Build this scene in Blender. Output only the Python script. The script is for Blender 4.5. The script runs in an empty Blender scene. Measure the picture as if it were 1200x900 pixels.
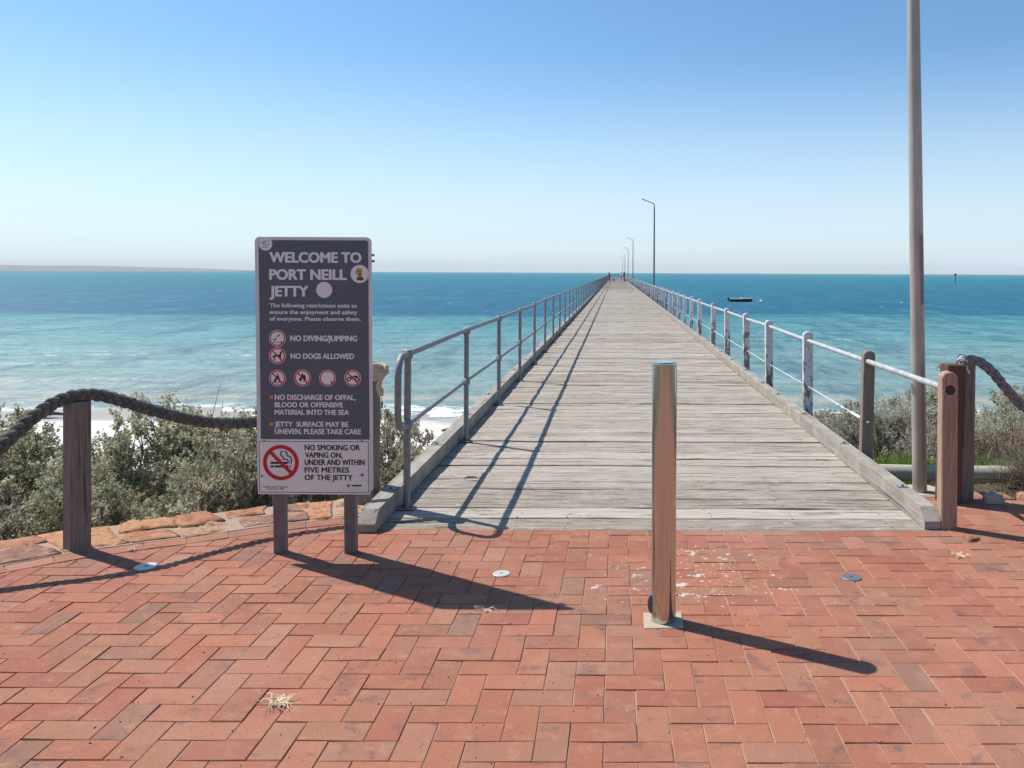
import bpy, math, random
import numpy as np
from mathutils import Vector, Matrix, Euler
PI = math.pi
R = math.radians
random.seed(7)
rng = np.random.default_rng(7)
S = bpy.context.scene
C = S.collection

# ------------------------------------------------------------------ camera
CAM_H = 1.594
cd = bpy.data.cameras.new('camera')
cam = bpy.data.objects.new('camera', cd)
C.objects.link(cam)
cam.location = (0, 0, CAM_H)
cam.matrix_world = Matrix.Translation((0, 0, CAM_H)) @ Matrix.Rotation(R(90), 4, 'X') @ Matrix.Rotation(R(0.25), 4, 'Z')
cd.sensor_width = 36
cd.lens = 970 / 1200 * 36
cd.shift_x = -(721 - 600) / 1200
cd.shift_y = -(450 - 319.6) / 1200
cd.clip_start = 0.05
cd.clip_end = 80000
S.camera = cam

# ------------------------------------------------------------------ light
SUN_EL = 52.7
SUN_DIR = Vector((-0.868 * math.cos(R(SUN_EL)), 0.497 * math.cos(R(SUN_EL)), math.sin(R(SUN_EL)))).normalized()
w = bpy.data.worlds.new('World')
S.world = w
w.use_nodes = True
wn, wl = w.node_tree.nodes, w.node_tree.links
wn.clear()
sky = wn.new('ShaderNodeTexSky')
sky.sky_type = 'NISHITA'
sky.sun_disc = False
sky.sun_elevation = R(SUN_EL)
sky.sun_rotation = math.atan2(SUN_DIR.x, SUN_DIR.y)
sky.altitude = 0
sky.air_density = 1.0
sky.dust_density = 0.6
sky.ozone_density = 3.0
tc = wn.new('ShaderNodeTexCoord')
sep = wn.new('ShaderNodeSeparateXYZ')
wl.new(tc.outputs['Generated'], sep.inputs[0])
# thin bank of cloud low all round the horizon
mp = wn.new('ShaderNodeMapping')
mp.inputs['Scale'].default_value = (2.2, 2.2, 26)
wl.new(tc.outputs['Generated'], mp.inputs[0])
nz = wn.new('ShaderNodeTexNoise')
nz.inputs['Scale'].default_value = 2.4
nz.inputs['Detail'].default_value = 7
nz.inputs['Roughness'].default_value = 0.6
wl.new(mp.outputs[0], nz.inputs[0])


def wmath(op, a, b=None, c=None, clamp=False):
    n = wn.new('ShaderNodeMath')
    n.operation = op
    n.use_clamp = clamp
    for i, v in enumerate((a, b, c)):
        if v is None:
            continue
        if isinstance(v, (int, float)):
            n.inputs[i].default_value = v
        else:
            wl.new(v, n.inputs[i])
    return n.outputs[0]


def wramp(v, a, b, lo=0.0, hi=1.0):
    n = wn.new('ShaderNodeMapRange')
    n.interpolation_type = 'SMOOTHSTEP'
    wl.new(v, n.inputs[0])
    for i, x in enumerate((a, b, lo, hi)):
        n.inputs[i + 1].default_value = x
    return n.outputs[0]


zz = wmath('ADD', sep.outputs['Z'], wmath('MULTIPLY', wmath('SUBTRACT', nz.outputs[0], 0.5), 0.10))
band = wmath('MULTIPLY', wramp(zz, 0.03, 0.085, 1, 0), wramp(nz.outputs[0], 0.25, 0.7, 0.45, 0.8))
veil = wmath('MULTIPLY', wramp(sep.outputs['Z'], 0.0, 0.27, 1, 0), 0.66)
cov = wmath('MAXIMUM', band, veil)
mix = wn.new('ShaderNodeMix')
mix.data_type = 'RGBA'
wl.new(cov, mix.inputs['Factor'])
tint = wn.new('ShaderNodeMix')
tint.data_type = 'RGBA'
tint.blend_type = 'MULTIPLY'
tint.inputs['Factor'].default_value = 1
hs = wn.new('ShaderNodeHueSaturation')
hs.inputs['Saturation'].default_value = 1.0
wl.new(sky.outputs[0], hs.inputs['Color'])
wl.new(hs.outputs[0], tint.inputs['A'])
tint.inputs['B'].default_value = (0.72, 0.96, 1.08, 1)
wl.new(tint.outputs['Result'], mix.inputs['A'])
mix.inputs['B'].default_value = (6.5, 7.25, 8.0, 1)
bg = wn.new('ShaderNodeBackground')
bg.inputs['Strength'].default_value = 0.12
wl.new(mix.outputs['Result'], bg.inputs['Color'])
wo = wn.new('ShaderNodeOutputWorld')
wl.new(bg.outputs[0], wo.inputs['Surface'])

sd = bpy.data.lights.new('sun', 'SUN')
sd.energy = 5.0
sd.angle = R(0.5)
sd.color = (1.0, 0.955, 0.89)
sun = bpy.data.objects.new('sun', sd)
C.objects.link(sun)
sun.rotation_euler = SUN_DIR.to_track_quat('Z', 'Y').to_euler()
sun.location = (-20, 12, 30)

S.view_settings.view_transform = 'Standard'
S.view_settings.look = 'None'
S.view_settings.exposure = 0.20
S.view_settings.gamma = 1
S.render.engine = 'CYCLES'
S.cycles.max_bounces = 8
S.cycles.caustics_reflective = False
S.cycles.caustics_refractive = False


# ------------------------------------------------------------------ materials
class M:
    """small node helper"""

    def __init__(s, name, rough=0.8, spec=0.3, metal=0.0):
        s.m = bpy.data.materials.new(name)
        s.m.use_nodes = True
        s.t = s.m.node_tree
        s.n, s.l = s.t.nodes, s.t.links
        s.p = s.n['Principled BSDF']
        s.p.inputs['Roughness'].default_value = rough
        s.p.inputs['Specular IOR Level'].default_value = spec
        s.p.inputs['Metallic'].default_value = metal

    def set(s, sock, v):
        if isinstance(v, (int, float)):
            sock.default_value = v
        elif isinstance(v, (tuple, list)):
            v = tuple(v)
            if len(sock.default_value) == 4 and len(v) == 3:
                v = v + (1,)
            sock.default_value = v
        else:
            s.l.new(v, sock)

    def geo(s):
        return s.n.new('ShaderNodeNewGeometry').outputs['Position']

    def objc(s):
        return s.n.new('ShaderNodeTexCoord').outputs['Object']

    def orand(s):
        return s.n.new('ShaderNodeObjectInfo').outputs['Random']

    def attr(s, name='rnd'):
        a = s.n.new('ShaderNodeAttribute')
        a.attribute_name = name
        return a.outputs['Fac']

    def rnd(s):
        return s.math('FRACT', s.math('ADD', s.orand(), s.attr()))

    def map(s, v, scale=(1, 1, 1), loc=(0, 0, 0), rot=(0, 0, 0)):
        n = s.n.new('ShaderNodeMapping')
        s.l.new(v, n.inputs[0])
        s.set(n.inputs['Scale'], scale)
        s.set(n.inputs['Location'], loc)
        s.set(n.inputs['Rotation'], rot)
        return n.outputs[0]

    def comb(s, x, y, z):
        n = s.n.new('ShaderNodeCombineXYZ')
        for i, v in enumerate((x, y, z)):
            s.set(n.inputs[i], v)
        return n.outputs[0]

    def sep(s, v, i):
        n = s.n.new('ShaderNodeSeparateXYZ')
        s.l.new(v, n.inputs[0])
        return n.outputs[i]

    def noise(s, v, scale, detail=4, rough=0.55, dist=0.0):
        n = s.n.new('ShaderNodeTexNoise')
        s.l.new(v, n.inputs['Vector'])
        n.inputs['Scale'].default_value = scale
        n.inputs['Detail'].default_value = detail
        n.inputs['Roughness'].default_value = rough
        n.inputs['Distortion'].default_value = dist
        return n.outputs[0]

    def math(s, op, a, b=None, clamp=False):
        n = s.n.new('ShaderNodeMath')
        n.operation = op
        n.use_clamp = clamp
        s.set(n.inputs[0], a)
        if b is not None:
            s.set(n.inputs[1], b)
        return n.outputs[0]

    def rng(s, v, a, b, lo=0.0, hi=1.0, smooth=True):
        n = s.n.new('ShaderNodeMapRange')
        if smooth:
            n.interpolation_type = 'SMOOTHSTEP'
        s.set(n.inputs[0], v)
        for i, x in enumerate((a, b, lo, hi)):
            n.inputs[i + 1].default_value = x
        return n.outputs[0]

    def mix(s, f, a, b, mode='MIX'):
        n = s.n.new('ShaderNodeMix')
        n.data_type = 'RGBA'
        n.blend_type = mode
        s.set(n.inputs['Factor'], f)
        s.set(n.inputs['A'], a)
        s.set(n.inputs['B'], b)
        return n.outputs['Result']

    def ramp(s, v, stops, interp='LINEAR'):
        n = s.n.new('ShaderNodeValToRGB')
        n.color_ramp.interpolation = interp
        e = n.color_ramp.elements
        while len(e) < len(stops):
            e.new(0.5)
        for k, (p, c) in enumerate(stops):
            e[k].position = p
            e[k].color = tuple(c) + (1,)
        s.set(n.inputs[0], v)
        return n.outputs[0]

    def bump(s, h, dist=0.01, strength=1.0):
        n = s.n.new('ShaderNodeBump')
        n.inputs['Distance'].default_value = dist
        s.set(n.inputs['Strength'], strength)
        s.set(n.inputs['Height'], h)
        s.l.new(n.outputs[0], s.p.inputs['Normal'])
        return n

    def col(s, v):
        s.set(s.p.inputs['Base Color'], v)

    def rough(s, v):
        s.set(s.p.inputs['Roughness'], v)


def flat(name, c, rough=0.7, metal=0.0, spec=0.3, var=0.12, scale=30):
    m = M(name, rough, spec, metal)
    n = m.noise(m.objc(), scale, 4)
    m.col(m.mix(n, tuple(x * (1 - var) for x in c), tuple(min(1, x * (1 + var)) for x in c)))
    return m.m


MAT = {}

# --- clay pavers
m = M('clay_paver', 0.85, 0.25)
g = m.geo()
r = m.rnd()
base = m.ramp(r, [(0.0, (0.318, 0.104, 0.063)), (0.14, (0.372, 0.144, 0.081)), (0.28, (0.300, 0.096, 0.061)), (0.40, (0.327, 0.149, 0.086)),
                  (0.52, (0.398, 0.139, 0.079)), (0.64, (0.274, 0.112, 0.070)), (0.74, (0.353, 0.120, 0.070)), (0.83, (0.221, 0.112, 0.079)), (0.92, (0.379, 0.165, 0.106)), (1.0, (0.291, 0.133, 0.083))])
off = m.comb(m.math('MULTIPLY', r, 37.0), m.math('MULTIPLY', r, 91.0), 0.0)
vv = m.n.new('ShaderNodeVectorMath')
m.l.new(g, vv.inputs[0]); m.l.new(off, vv.inputs[1])
pb = vv.outputs[0]
blot = m.noise(pb, 8.0, 6, 0.68)
base = m.mix(m.rng(blot, 0.56, 0.68, 0, 0.75), base, (0.15, 0.082, 0.072))
base = m.mix(m.rng(m.noise(pb, 4.0, 5, 0.65), 0.58, 0.66, 0, 0.5), base, (0.12, 0.07, 0.075))
tan = m.noise(pb, 11.0, 6, 0.68)
base = m.mix(m.rng(tan, 0.5, 0.70, 0, 0.6), base, (0.42, 0.215, 0.125))
base = m.mix(m.rng(m.noise(g, 900, 2), 0.40, 0.65, 0, 0.22), base, (0.48, 0.21, 0.125))
base = m.mix(m.rng(m.noise(g, 320, 2, 0.6), 0.61, 0.69, 0, 0.8), base, (0.10, 0.05, 0.042))
base = m.mix(m.rng(m.noise(g, 1.1, 4, 0.6), 0.45, 0.70, 0, 0.22), base, (0.50, 0.30, 0.22))
# pale bird droppings scattered round the bollard
dx = m.math('SUBTRACT', m.sep(g, 0), 0.45)
dy = m.math('SUBTRACT', m.sep(g, 1), 4.35)
rr = m.math('SQRT', m.math('ADD', m.math('MULTIPLY', dx, dx), m.math('MULTIPLY', dy, dy)))
near = m.rng(rr, 0.1, 1.15, 0.15, 0.0)
near2 = m.rng(m.math('ABSOLUTE', m.math('ADD', dx, 1.6)), 0.0, 0.35, 0.0, 0.0)
sp = m.math('ADD', m.noise(g, 7.5, 4, 0.7), near)
sp2 = m.math('ADD', m.noise(m.map(g, (1, 1, 1), (3, 7, 0)), 34, 2, 0.5), m.math('MULTIPLY', near, 0.9))
spl = m.math('MAXIMUM', m.rng(sp, 0.73, 0.79, 0, 0.7), m.rng(sp2, 0.785, 0.81, 0, 0.75))
base = m.mix(spl, base, (0.72, 0.66, 0.60))
base = m.mix(m.rng(m.noise(m.map(g, (1, 1, 1), (9, 4, 0)), 140, 5, 0.75), 0.42, 0.64, 0.0, 0.45), base, m.mix(0.5, base, (0.13, 0.06, 0.05)))
base = m.mix(m.rng(m.noise(m.map(g, (1, 1, 1), (2, 8, 0)), 190, 4, 0.75), 0.58, 0.70, 0.0, 0.35), base, (0.55, 0.32, 0.21))
m.col(base)
m.rough(m.rng(m.noise(g, 60, 3), 0.3, 0.7, 0.75, 0.95))
h = m.math('ADD', m.math('MULTIPLY', m.noise(g, 260, 3, 0.6), 1.0), m.math('MULTIPLY', m.noise(pb, 22, 2), 1.2))
m.bump(h, 0.0022, 0.7)
MAT['brick'] = m.m

m = M('joint_sand', 0.95, 0.1)
g = m.geo()
jn = m.noise(g, 3.0, 4)
jx = m.rng(m.sep(g, 0), -1.5, 1.5, 0.0, 1.0)  # sun shadow in the joints painted as colour: darker left, paler right
c = m.mix(m.rng(m.math('ADD', jn, m.math('MULTIPLY', jx, 0.3)), 0.45, 0.8), (0.07, 0.043, 0.033), (0.52, 0.37, 0.25))
m.col(m.mix(m.noise(g, 500, 2), c, (0.40, 0.29, 0.21)))
m.bump(m.noise(g, 300, 3), 0.003, 0.8)
MAT['sand_joint'] = m.m

# --- deck planks (grain along x)
m = M('weathered_deck', 0.9, 0.15)
g = m.geo()
r = m.rnd()
off = m.comb(m.math('MULTIPLY', r, 53.0), 0.0, m.math('MULTIPLY', r, 17.0))
vv = m.n.new('ShaderNodeVectorMath'); m.l.new(g, vv.inputs[0]); m.l.new(off, vv.inputs[1])
pb = vv.outputs[0]
c = m.ramp(r, [(0, (0.31, 0.262, 0.215)), (0.22, (0.415, 0.36, 0.30)), (0.45, (0.335, 0.28, 0.23)), (0.66, (0.47, 0.415, 0.35)), (0.82, (0.205, 0.165, 0.132)), (1, (0.37, 0.315, 0.255))])
gr = m.noise(m.map(pb, (2.2, 60, 60)), 1.0, 6, 0.7, 0.4)
c = m.mix(m.rng(gr, 0.40, 0.66, 0.0, 0.55), c, (0.125, 0.098, 0.076))
gr2 = m.noise(m.map(pb, (5, 130, 130)), 1.0, 5, 0.7)
c = m.mix(m.rng(gr2, 0.45, 0.62, 0, 0.55), c, (0.55, 0.485, 0.40))
crk = m.noise(m.map(pb, (0.7, 24, 24)), 1.0, 4, 0.55, 0.8)
ck = m.rng(crk, 0.62, 0.655, 0, 1)
c = m.mix(m.math('MULTIPLY', ck, 0.7), c, (0.07, 0.055, 0.045))
st = m.noise(m.map(pb, (3.0, 9, 9)), 1.0, 4, 0.6)
c = m.mix(m.rng(st, 0.57, 0.70, 0, 0.6), c, (0.14, 0.11, 0.09))
c = m.mix(m.rng(m.noise(m.map(g, (0.8, 1.6, 1), (4, 2, 0)), 2.2, 4, 0.6), 0.5, 0.72, 0, 0.35), c, (0.52, 0.46, 0.39))
pit = m.rng(m.noise(m.map(pb, (10, 48, 48), (1, 5, 2)), 1.0, 5, 0.7), 0.60, 0.66, 0, 0.75)
c = m.mix(m.math('MULTIPLY', pit, m.rng(m.noise(pb, 2.2, 3), 0.42, 0.6)), c, (0.085, 0.065, 0.05))
kn = m.rng(m.noise(m.map(pb, (5, 22, 22), (8, 1, 4)), 1.0, 3, 0.5), 0.70, 0.735, 0, 0.8)
c = m.mix(kn, c, (0.07, 0.055, 0.045))
c = m.mix(m.rng(m.noise(m.map(g, (7, 13, 1), (0, 3, 0)), 1.0, 6, 0.75), 0.56, 0.68, 0, 0.45), c, (0.62, 0.565, 0.48))
# a few pale droppings at the landward end
sp = m.rng(m.noise(m.map(g, (9, 26, 1), (1.3, 0, 0)), 1.0, 3, 0.6), 0.70, 0.74, 0, 0.8)
c = m.mix(m.math('MULTIPLY', sp, m.rng(m.sep(g, 1), 5.4, 7.5, 1, 0.1)), c, (0.72, 0.69, 0.64))
m.col(c)
h = m.math('SUBTRACT', m.math('ADD', m.math('MULTIPLY', gr, 0.8), m.math('MULTIPLY', gr2, 0.35)), m.math('MULTIPLY', ck, 1.4))
m.bump(h, 0.006, 0.8)
MAT['deck'] = m.m


def timber(name, c1, c2, c3, axis='z', crack=0.63):
    m = M(name, 0.88, 0.18)
    g = m.objc()
    r = m.orand()
    off = m.comb(m.math('MULTIPLY', r, 9.0), m.math('MULTIPLY', r, 23.0), m.math('MULTIPLY', r, 31.0))
    vv = m.n.new('ShaderNodeVectorMath'); m.l.new(g, vv.inputs[0]); m.l.new(off, vv.inputs[1])
    pb = vv.outputs[0]
    sc = {'z': (120, 120, 5), 'y': (90, 2.2, 90), 'x': (2.2, 90, 90)}[axis]
    gr = m.noise(m.map(pb, sc), 1.0, 6, 0.72, 0.3)
    c = m.mix(m.rng(gr, 0.3, 0.7), c1, c2)
    c = m.mix(m.rng(m.noise(pb, 5.0, 4), 0.45, 0.7, 0, 0.6), c, c3)
    sc2 = {'z': (60, 60, 1.3), 'y': (38, 0.8, 38), 'x': (0.8, 38, 38)}[axis]
    ck = m.rng(m.noise(m.map(pb, sc2), 1.0, 4, 0.6, 0.7), crack, crack + 0.035)
    c = m.mix(m.math('MULTIPLY', ck, 0.7), c, tuple(x * 0.25 for x in c1))
    m.col(c)
    m.bump(m.math('SUBTRACT', gr, ck), 0.004, 0.7)
    return m


MAT['kerb'] = timber('grey_kerb_timber', (0.22, 0.195, 0.165), (0.40, 0.355, 0.30), (0.44, 0.395, 0.335), 'y').m
MAT['rope_post'] = timber('dark_grey_timber', (0.165, 0.142, 0.120), (0.29, 0.25, 0.212), (0.15, 0.13, 0.108)).m
MAT['brown_post'] = timber('brown_timber', (0.25, 0.165, 0.115), (0.50, 0.345, 0.25), (0.40, 0.285, 0.215), crack=0.66).m
MAT['dark_brown'] = timber('dark_brown_timber', (0.10, 0.058, 0.042), (0.155, 0.088, 0.06), (0.12, 0.07, 0.05)).m
MAT['grey_brown'] = timber('grey_brown_timber', (0.17, 0.13, 0.105), (0.34, 0.27, 0.225), (0.22, 0.18, 0.155)).m
MAT['pile'] = timber('pile_timber', (0.12, 0.10, 0.085), (0.21, 0.175, 0.145), (0.16, 0.14, 0.12)).m

m = timber('peeling_white_paint', (0.20, 0.165, 0.14), (0.33, 0.28, 0.24), (0.25, 0.21, 0.18))
g = m.objc()
r = m.orand()
off = m.comb(m.math('MULTIPLY', r, 19.0), m.math('MULTIPLY', r, 33.0), m.math('MULTIPLY', r, 41.0))
vv = m.n.new('ShaderNodeVectorMath'); m.l.new(g, vv.inputs[0]); m.l.new(off, vv.inputs[1])
pn = m.noise(m.map(vv.outputs[0], (1, 1, 0.45)), 17.0, 5, 0.62)
bias = m.math('ADD', m.rng(m.sep(g, 2), 0.1, 0.85, 0.10, -0.03), m.rng(r, 0, 1, -0.04, 0.05, False))
peel = m.rng(m.math('ADD', pn, bias), 0.585, 0.60)
old = m.p.inputs['Base Color'].links[0].from_socket
m.col(m.mix(peel, m.mix(m.noise(g, 20, 3), (0.55, 0.54, 0.545), (0.70, 0.69, 0.68)), old))
MAT['white_post'] = m.m


def metal(name, c1, c2, rough=0.5, met=0.7, dirt=(0.2, 0.17, 0.14), amt=0.3, scale=18):
    m = M(name, rough, 0.5, met)
    g = m.geo()
    n = m.noise(g, scale, 5, 0.6)
    c = m.mix(m.rng(n, 0.3, 0.7), c1, c2)
    c = m.mix(m.rng(m.noise(g, scale * 0.6, 5, 0.7), 0.58, 0.72, 0, amt), c, dirt)
    m.col(c)
    m.rough(m.rng(n, 0.3, 0.7, rough - 0.1, rough + 0.15))
    m.bump(m.noise(g, 120, 3), 0.0012, 0.4)
    return m.m


MAT['galv'] = metal('galvanised_pipe', (0.20, 0.21, 0.215), (0.30, 0.31, 0.315), 0.6, 0.45, (0.16, 0.13, 0.11), 0.5)
MAT['galv_pale'] = metal('pale_galvanised_pipe', (0.34, 0.345, 0.34), (0.50, 0.50, 0.49), 0.6, 0.2, (0.38, 0.34, 0.30), 0.4)
MAT['sign_post'] = metal('sign_post_metal', (0.14, 0.135, 0.135), (0.21, 0.205, 0.205), 0.6, 0.3, (0.14, 0.12, 0.11), 0.4)
MAT['wire'] = metal('white_wire', (0.7, 0.68, 0.66), (0.8, 0.8, 0.78), 0.5, 0.2)
MAT['dark_metal'] = metal('dark_metal', (0.10, 0.10, 0.11), (0.17, 0.17, 0.18), 0.5, 0.5)
m = M('lamp_pole_paint', 0.45, 0.4, 0.35)
g = m.objc()
n = m.noise(m.map(g, (1, 1, 0.25)), 9, 5, 0.6)
c = m.mix(m.rng(n, 0.3, 0.7), (0.37, 0.325, 0.275), (0.50, 0.445, 0.38))
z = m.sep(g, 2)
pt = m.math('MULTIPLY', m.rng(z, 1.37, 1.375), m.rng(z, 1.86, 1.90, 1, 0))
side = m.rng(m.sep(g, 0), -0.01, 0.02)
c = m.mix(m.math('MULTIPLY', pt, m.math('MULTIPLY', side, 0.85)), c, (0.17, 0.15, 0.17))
c = m.mix(m.rng(m.noise(m.map(g, (1, 1, 3)), 22, 4, 0.7), 0.64, 0.70, 0, 0.6), c, (0.22, 0.18, 0.17))
m.col(c)
MAT['pole'] = m.m

m = M('polished_steel', 0.10, 0.5, 1.0)
g = m.objc()
br = m.noise(m.map(g, (90, 90, 2.0)), 1.0, 4, 0.6)
m.col(m.mix(br, (0.46, 0.49, 0.47), (0.62, 0.65, 0.62)))
m.rough(m.rng(br, 0.3, 0.7, 0.10, 0.22))
MAT['steel'] = m.m

m = M('concrete', 0.92, 0.2)
g = m.geo()
m.col(m.mix(m.noise(g, 40, 5, 0.6), (0.36, 0.29, 0.22), (0.56, 0.47, 0.37)))
m.bump(m.noise(g, 90, 4), 0.004, 0.7)
MAT['concrete'] = m.m

m = M('sandstone', 0.9, 0.2)
g = m.geo()
r = m.rnd()
c = m.ramp(r, [(0, (0.38, 0.165, 0.085)), (0.22, (0.40, 0.24, 0.145)), (0.42, (0.29, 0.115, 0.078)), (0.62, (0.46, 0.22, 0.11)), (0.8, (0.27, 0.14, 0.105)), (0.95, (0.45, 0.31, 0.20))], 'CONSTANT')
c = m.mix(m.rng(m.noise(g, 9, 5, 0.6), 0.42, 0.7, 0, 0.7), c, (0.45, 0.27, 0.16))
c = m.mix(m.rng(m.noise(g, 26, 5, 0.65), 0.52, 0.62, 0, 0.75), c, (0.17, 0.085, 0.065))
m.col(c)
m.bump(m.noise(g, 22, 6, 0.65), 0.02, 0.8)
MAT['stone'] = m.m
m = M('mortar', 0.95, 0.1)
g = m.geo()
m.col(m.mix(m.noise(g, 25, 5, 0.6), (0.31, 0.22, 0.17), (0.42, 0.31, 0.245)))
m.bump(m.noise(g, 60, 4), 0.006, 0.7)
MAT['mortar'] = m.m

m = M('rope_fibre', 0.95, 0.1)
g = m.objc()
c = m.mix(m.noise(g, 45, 4, 0.6), (0.04, 0.043, 0.042), (0.23, 0.235, 0.215))
m.col(m.mix(m.rng(m.noise(g, 8, 4), 0.5, 0.75, 0, 0.6), c, (0.26, 0.26, 0.23)))
m.bump(m.noise(g, 160, 4, 0.6), 0.004, 0.9)
MAT['rope'] = m.m
m = M('rope_fibre_brown', 0.95, 0.1)
g = m.objc()
m.col(m.mix(m.noise(g, 45, 4, 0.6), (0.11, 0.105, 0.105), (0.36, 0.335, 0.32)))
m.bump(m.noise(g, 160, 4, 0.6), 0.004, 0.9)
MAT['rope_brown'] = m.m
MAT['rope_pale'] = flat('pale_rope', (0.60, 0.47, 0.34), 0.95, 0, 0.1, 0.3, 60)
MAT['rope_white'] = flat('white_cord', (0.72, 0.70, 0.68), 0.9, 0, 0.1, 0.2, 60)

# sign colours
MAT['sign_slate'] = flat('sign_slate', (0.090, 0.122, 0.150), 0.42, 0, 0.5, 0.12, 8)
MAT['sign_border'] = flat('sign_border', (0.70, 0.71, 0.70), 0.5, 0, 0.4, 0.06, 8)
MAT['sign_white'] = flat('sign_white', (0.80, 0.83, 0.78), 0.5, 0, 0.4, 0.05, 6)
MAT['sign_text'] = flat('sign_text', (0.78, 0.79, 0.82), 0.5, 0, 0.4, 0.04, 20)
MAT['ink'] = flat('black_ink', (0.03, 0.025, 0.035), 0.5, 0, 0.4, 0.1, 20)
MAT['red'] = flat('sign_red', (0.55, 0.015, 0.035), 0.5, 0, 0.4, 0.08, 20)
MAT['orange'] = flat('sign_orange', (0.72, 0.28, 0.03), 0.5, 0, 0.4, 0.1, 20)
MAT['yellow'] = flat('sticker_yellow', (0.55, 0.45, 0.07), 0.5, 0, 0.4, 0.2, 200)
MAT['plum'] = flat('sticker_brown', (0.14, 0.065, 0.055), 0.5, 0, 0.4, 0.2, 200)
MAT['cap_blue'] = flat('black_blue_cap', (0.012, 0.017, 0.035), 0.35, 0, 0.5, 0.2, 30)
MAT['disc_white'] = flat('white_disc', (0.50, 0.48, 0.44), 0.5, 0.2, 0.4, 0.12, 60)
MAT['disc_grey'] = flat('grey_disc', (0.20, 0.21, 0.22), 0.45, 0.5, 0.4, 0.2, 60)
MAT['hull'] = flat('dark_hull', (0.012, 0.016, 0.03), 0.4)
MAT['boat_pale'] = flat('pale_boat_trim', (0.62, 0.64, 0.64), 0.5)
MAT['buoy'] = flat('buoy_pink', (0.78, 0.50, 0.42), 0.5)
MAT['wrack'] = flat('seaweed', (0.06, 0.045, 0.03), 0.9, 0, 0.2, 0.4, 20)
MAT['straw'] = flat('straw', (0.78, 0.66, 0.48), 0.9, 0, 0.1, 0.2, 40)
MAT['bark'] = flat('shrub_bark', (0.26, 0.215, 0.18), 0.95, 0, 0.1, 0.4, 20)
MAT['log'] = timber('pale_log', (0.34, 0.33, 0.25), (0.52, 0.49, 0.39), (0.42, 0.41, 0.32), 'x').m


def leafmat(name, stops, rough=0.7, trans=0.25):
    m = M(name, rough, 0.25)
    r = m.rnd()
    c = m.ramp(m.attr(), stops)
    c = m.mix(m.rng(m.orand(), 0, 1, 0, 0.25, False), c, tuple(x * 1.0 for x in stops[len(stops) // 2][1]))
    m.col(c)
    tr = m.n.new('ShaderNodeBsdfTranslucent')
    m.set(tr.inputs['Color'], c)
    mx = m.n.new('ShaderNodeMixShader')
    mx.inputs[0].default_value = trans
    out = m.n['Material Output']
    m.l.new(m.p.outputs[0], mx.inputs[1])
    m.l.new(tr.outputs[0], mx.inputs[2])
    m.l.new(mx.outputs[0], out.inputs['Surface'])
    return m.m


MAT['leaf_pale'] = leafmat('saltbush_leaf', [(0, (0.271, 0.277, 0.197)), (0.3, (0.444, 0.442, 0.332)), (0.6, (0.579, 0.565, 0.438)), (0.86, (0.660, 0.660, 0.527)), (0.93, (0.468, 0.341, 0.236)), (1, (0.554, 0.424, 0.292))], trans=0.38)
MAT['leaf_green'] = leafmat('coast_shrub_leaf', [(0, (0.148, 0.156, 0.086)), (0.3, (0.314, 0.319, 0.188)), (0.6, (0.496, 0.475, 0.314)), (0.84, (0.660, 0.624, 0.454)), (0.92, (0.496, 0.342, 0.236)), (1, (0.660, 0.475, 0.345))], trans=0.48)
MAT['leaf_olive'] = leafmat('olive_shrub_leaf', [(0, (0.154, 0.145, 0.096)), (0.3, (0.309, 0.290, 0.200)), (0.6, (0.509, 0.472, 0.340)), (0.8, (0.617, 0.551, 0.398)), (0.88, (0.463, 0.318, 0.229)), (1, (0.617, 0.449, 0.340))], trans=0.48)
MAT['grass'] = leafmat('green_grass', [(0, (0.07, 0.13, 0.02)), (0.5, (0.17, 0.29, 0.035)), (1, (0.34, 0.42, 0.10))], trans=0.3)
MAT['dry_grass'] = leafmat('dry_grass', [(0, (0.10, 0.075, 0.055)), (0.5, (0.24, 0.19, 0.135)), (1, (0.40, 0.34, 0.25))], trans=0.1)
MAT['dry_red'] = leafmat('dry_red_scrub', [(0, (0.20, 0.105, 0.075)), (0.5, (0.33, 0.19, 0.135)), (1, (0.36, 0.30, 0.20))], trans=0.1)

# --- terrain
m = M('beach_and_soil', 0.95, 0.1)
g = m.geo()
y = m.sep(g, 1)
n1 = m.noise(g, 0.5, 5, 0.6)
yy = m.math('ADD', y, m.math('MULTIPLY', m.math('SUBTRACT', n1, 0.5), 3.0))
sand = m.mix(m.noise(g, 1.3, 5, 0.6), (0.60, 0.565, 0.52), (0.74, 0.705, 0.655))
sand = m.mix(m.rng(m.noise(g, 4, 4, 0.65), 0.62, 0.72, 0, 0.4), sand, (0.42, 0.37, 0.32))
wet = m.rng(m.math('ADD', y, m.math('MULTIPLY', n1, 1.5)), 24.6, 26.0)
sand = m.mix(wet, sand, (0.40, 0.355, 0.30))
soil = m.mix(m.noise(g, 8, 5, 0.65), (0.07, 0.055, 0.038), (0.22, 0.165, 0.115))
c = m.mix(m.rng(yy, 10.5, 12.5), soil, sand)
lawn = m.mix(m.noise(g, 3, 5, 0.6), (0.10, 0.11, 0.04), (0.24, 0.20, 0.11))
c = m.mix(m.rng(m.math('ADD', y, m.math('MULTIPLY', n1, 1.0)), -15, -13, 1, 0), c, lawn)
m.col(c)
m.rough(m.rng(wet, 0, 1, 0.95, 0.35))
m.bump(m.noise(g, 5, 6, 0.65), 0.05, 0.6)
MAT['terrain'] = m.m

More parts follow.
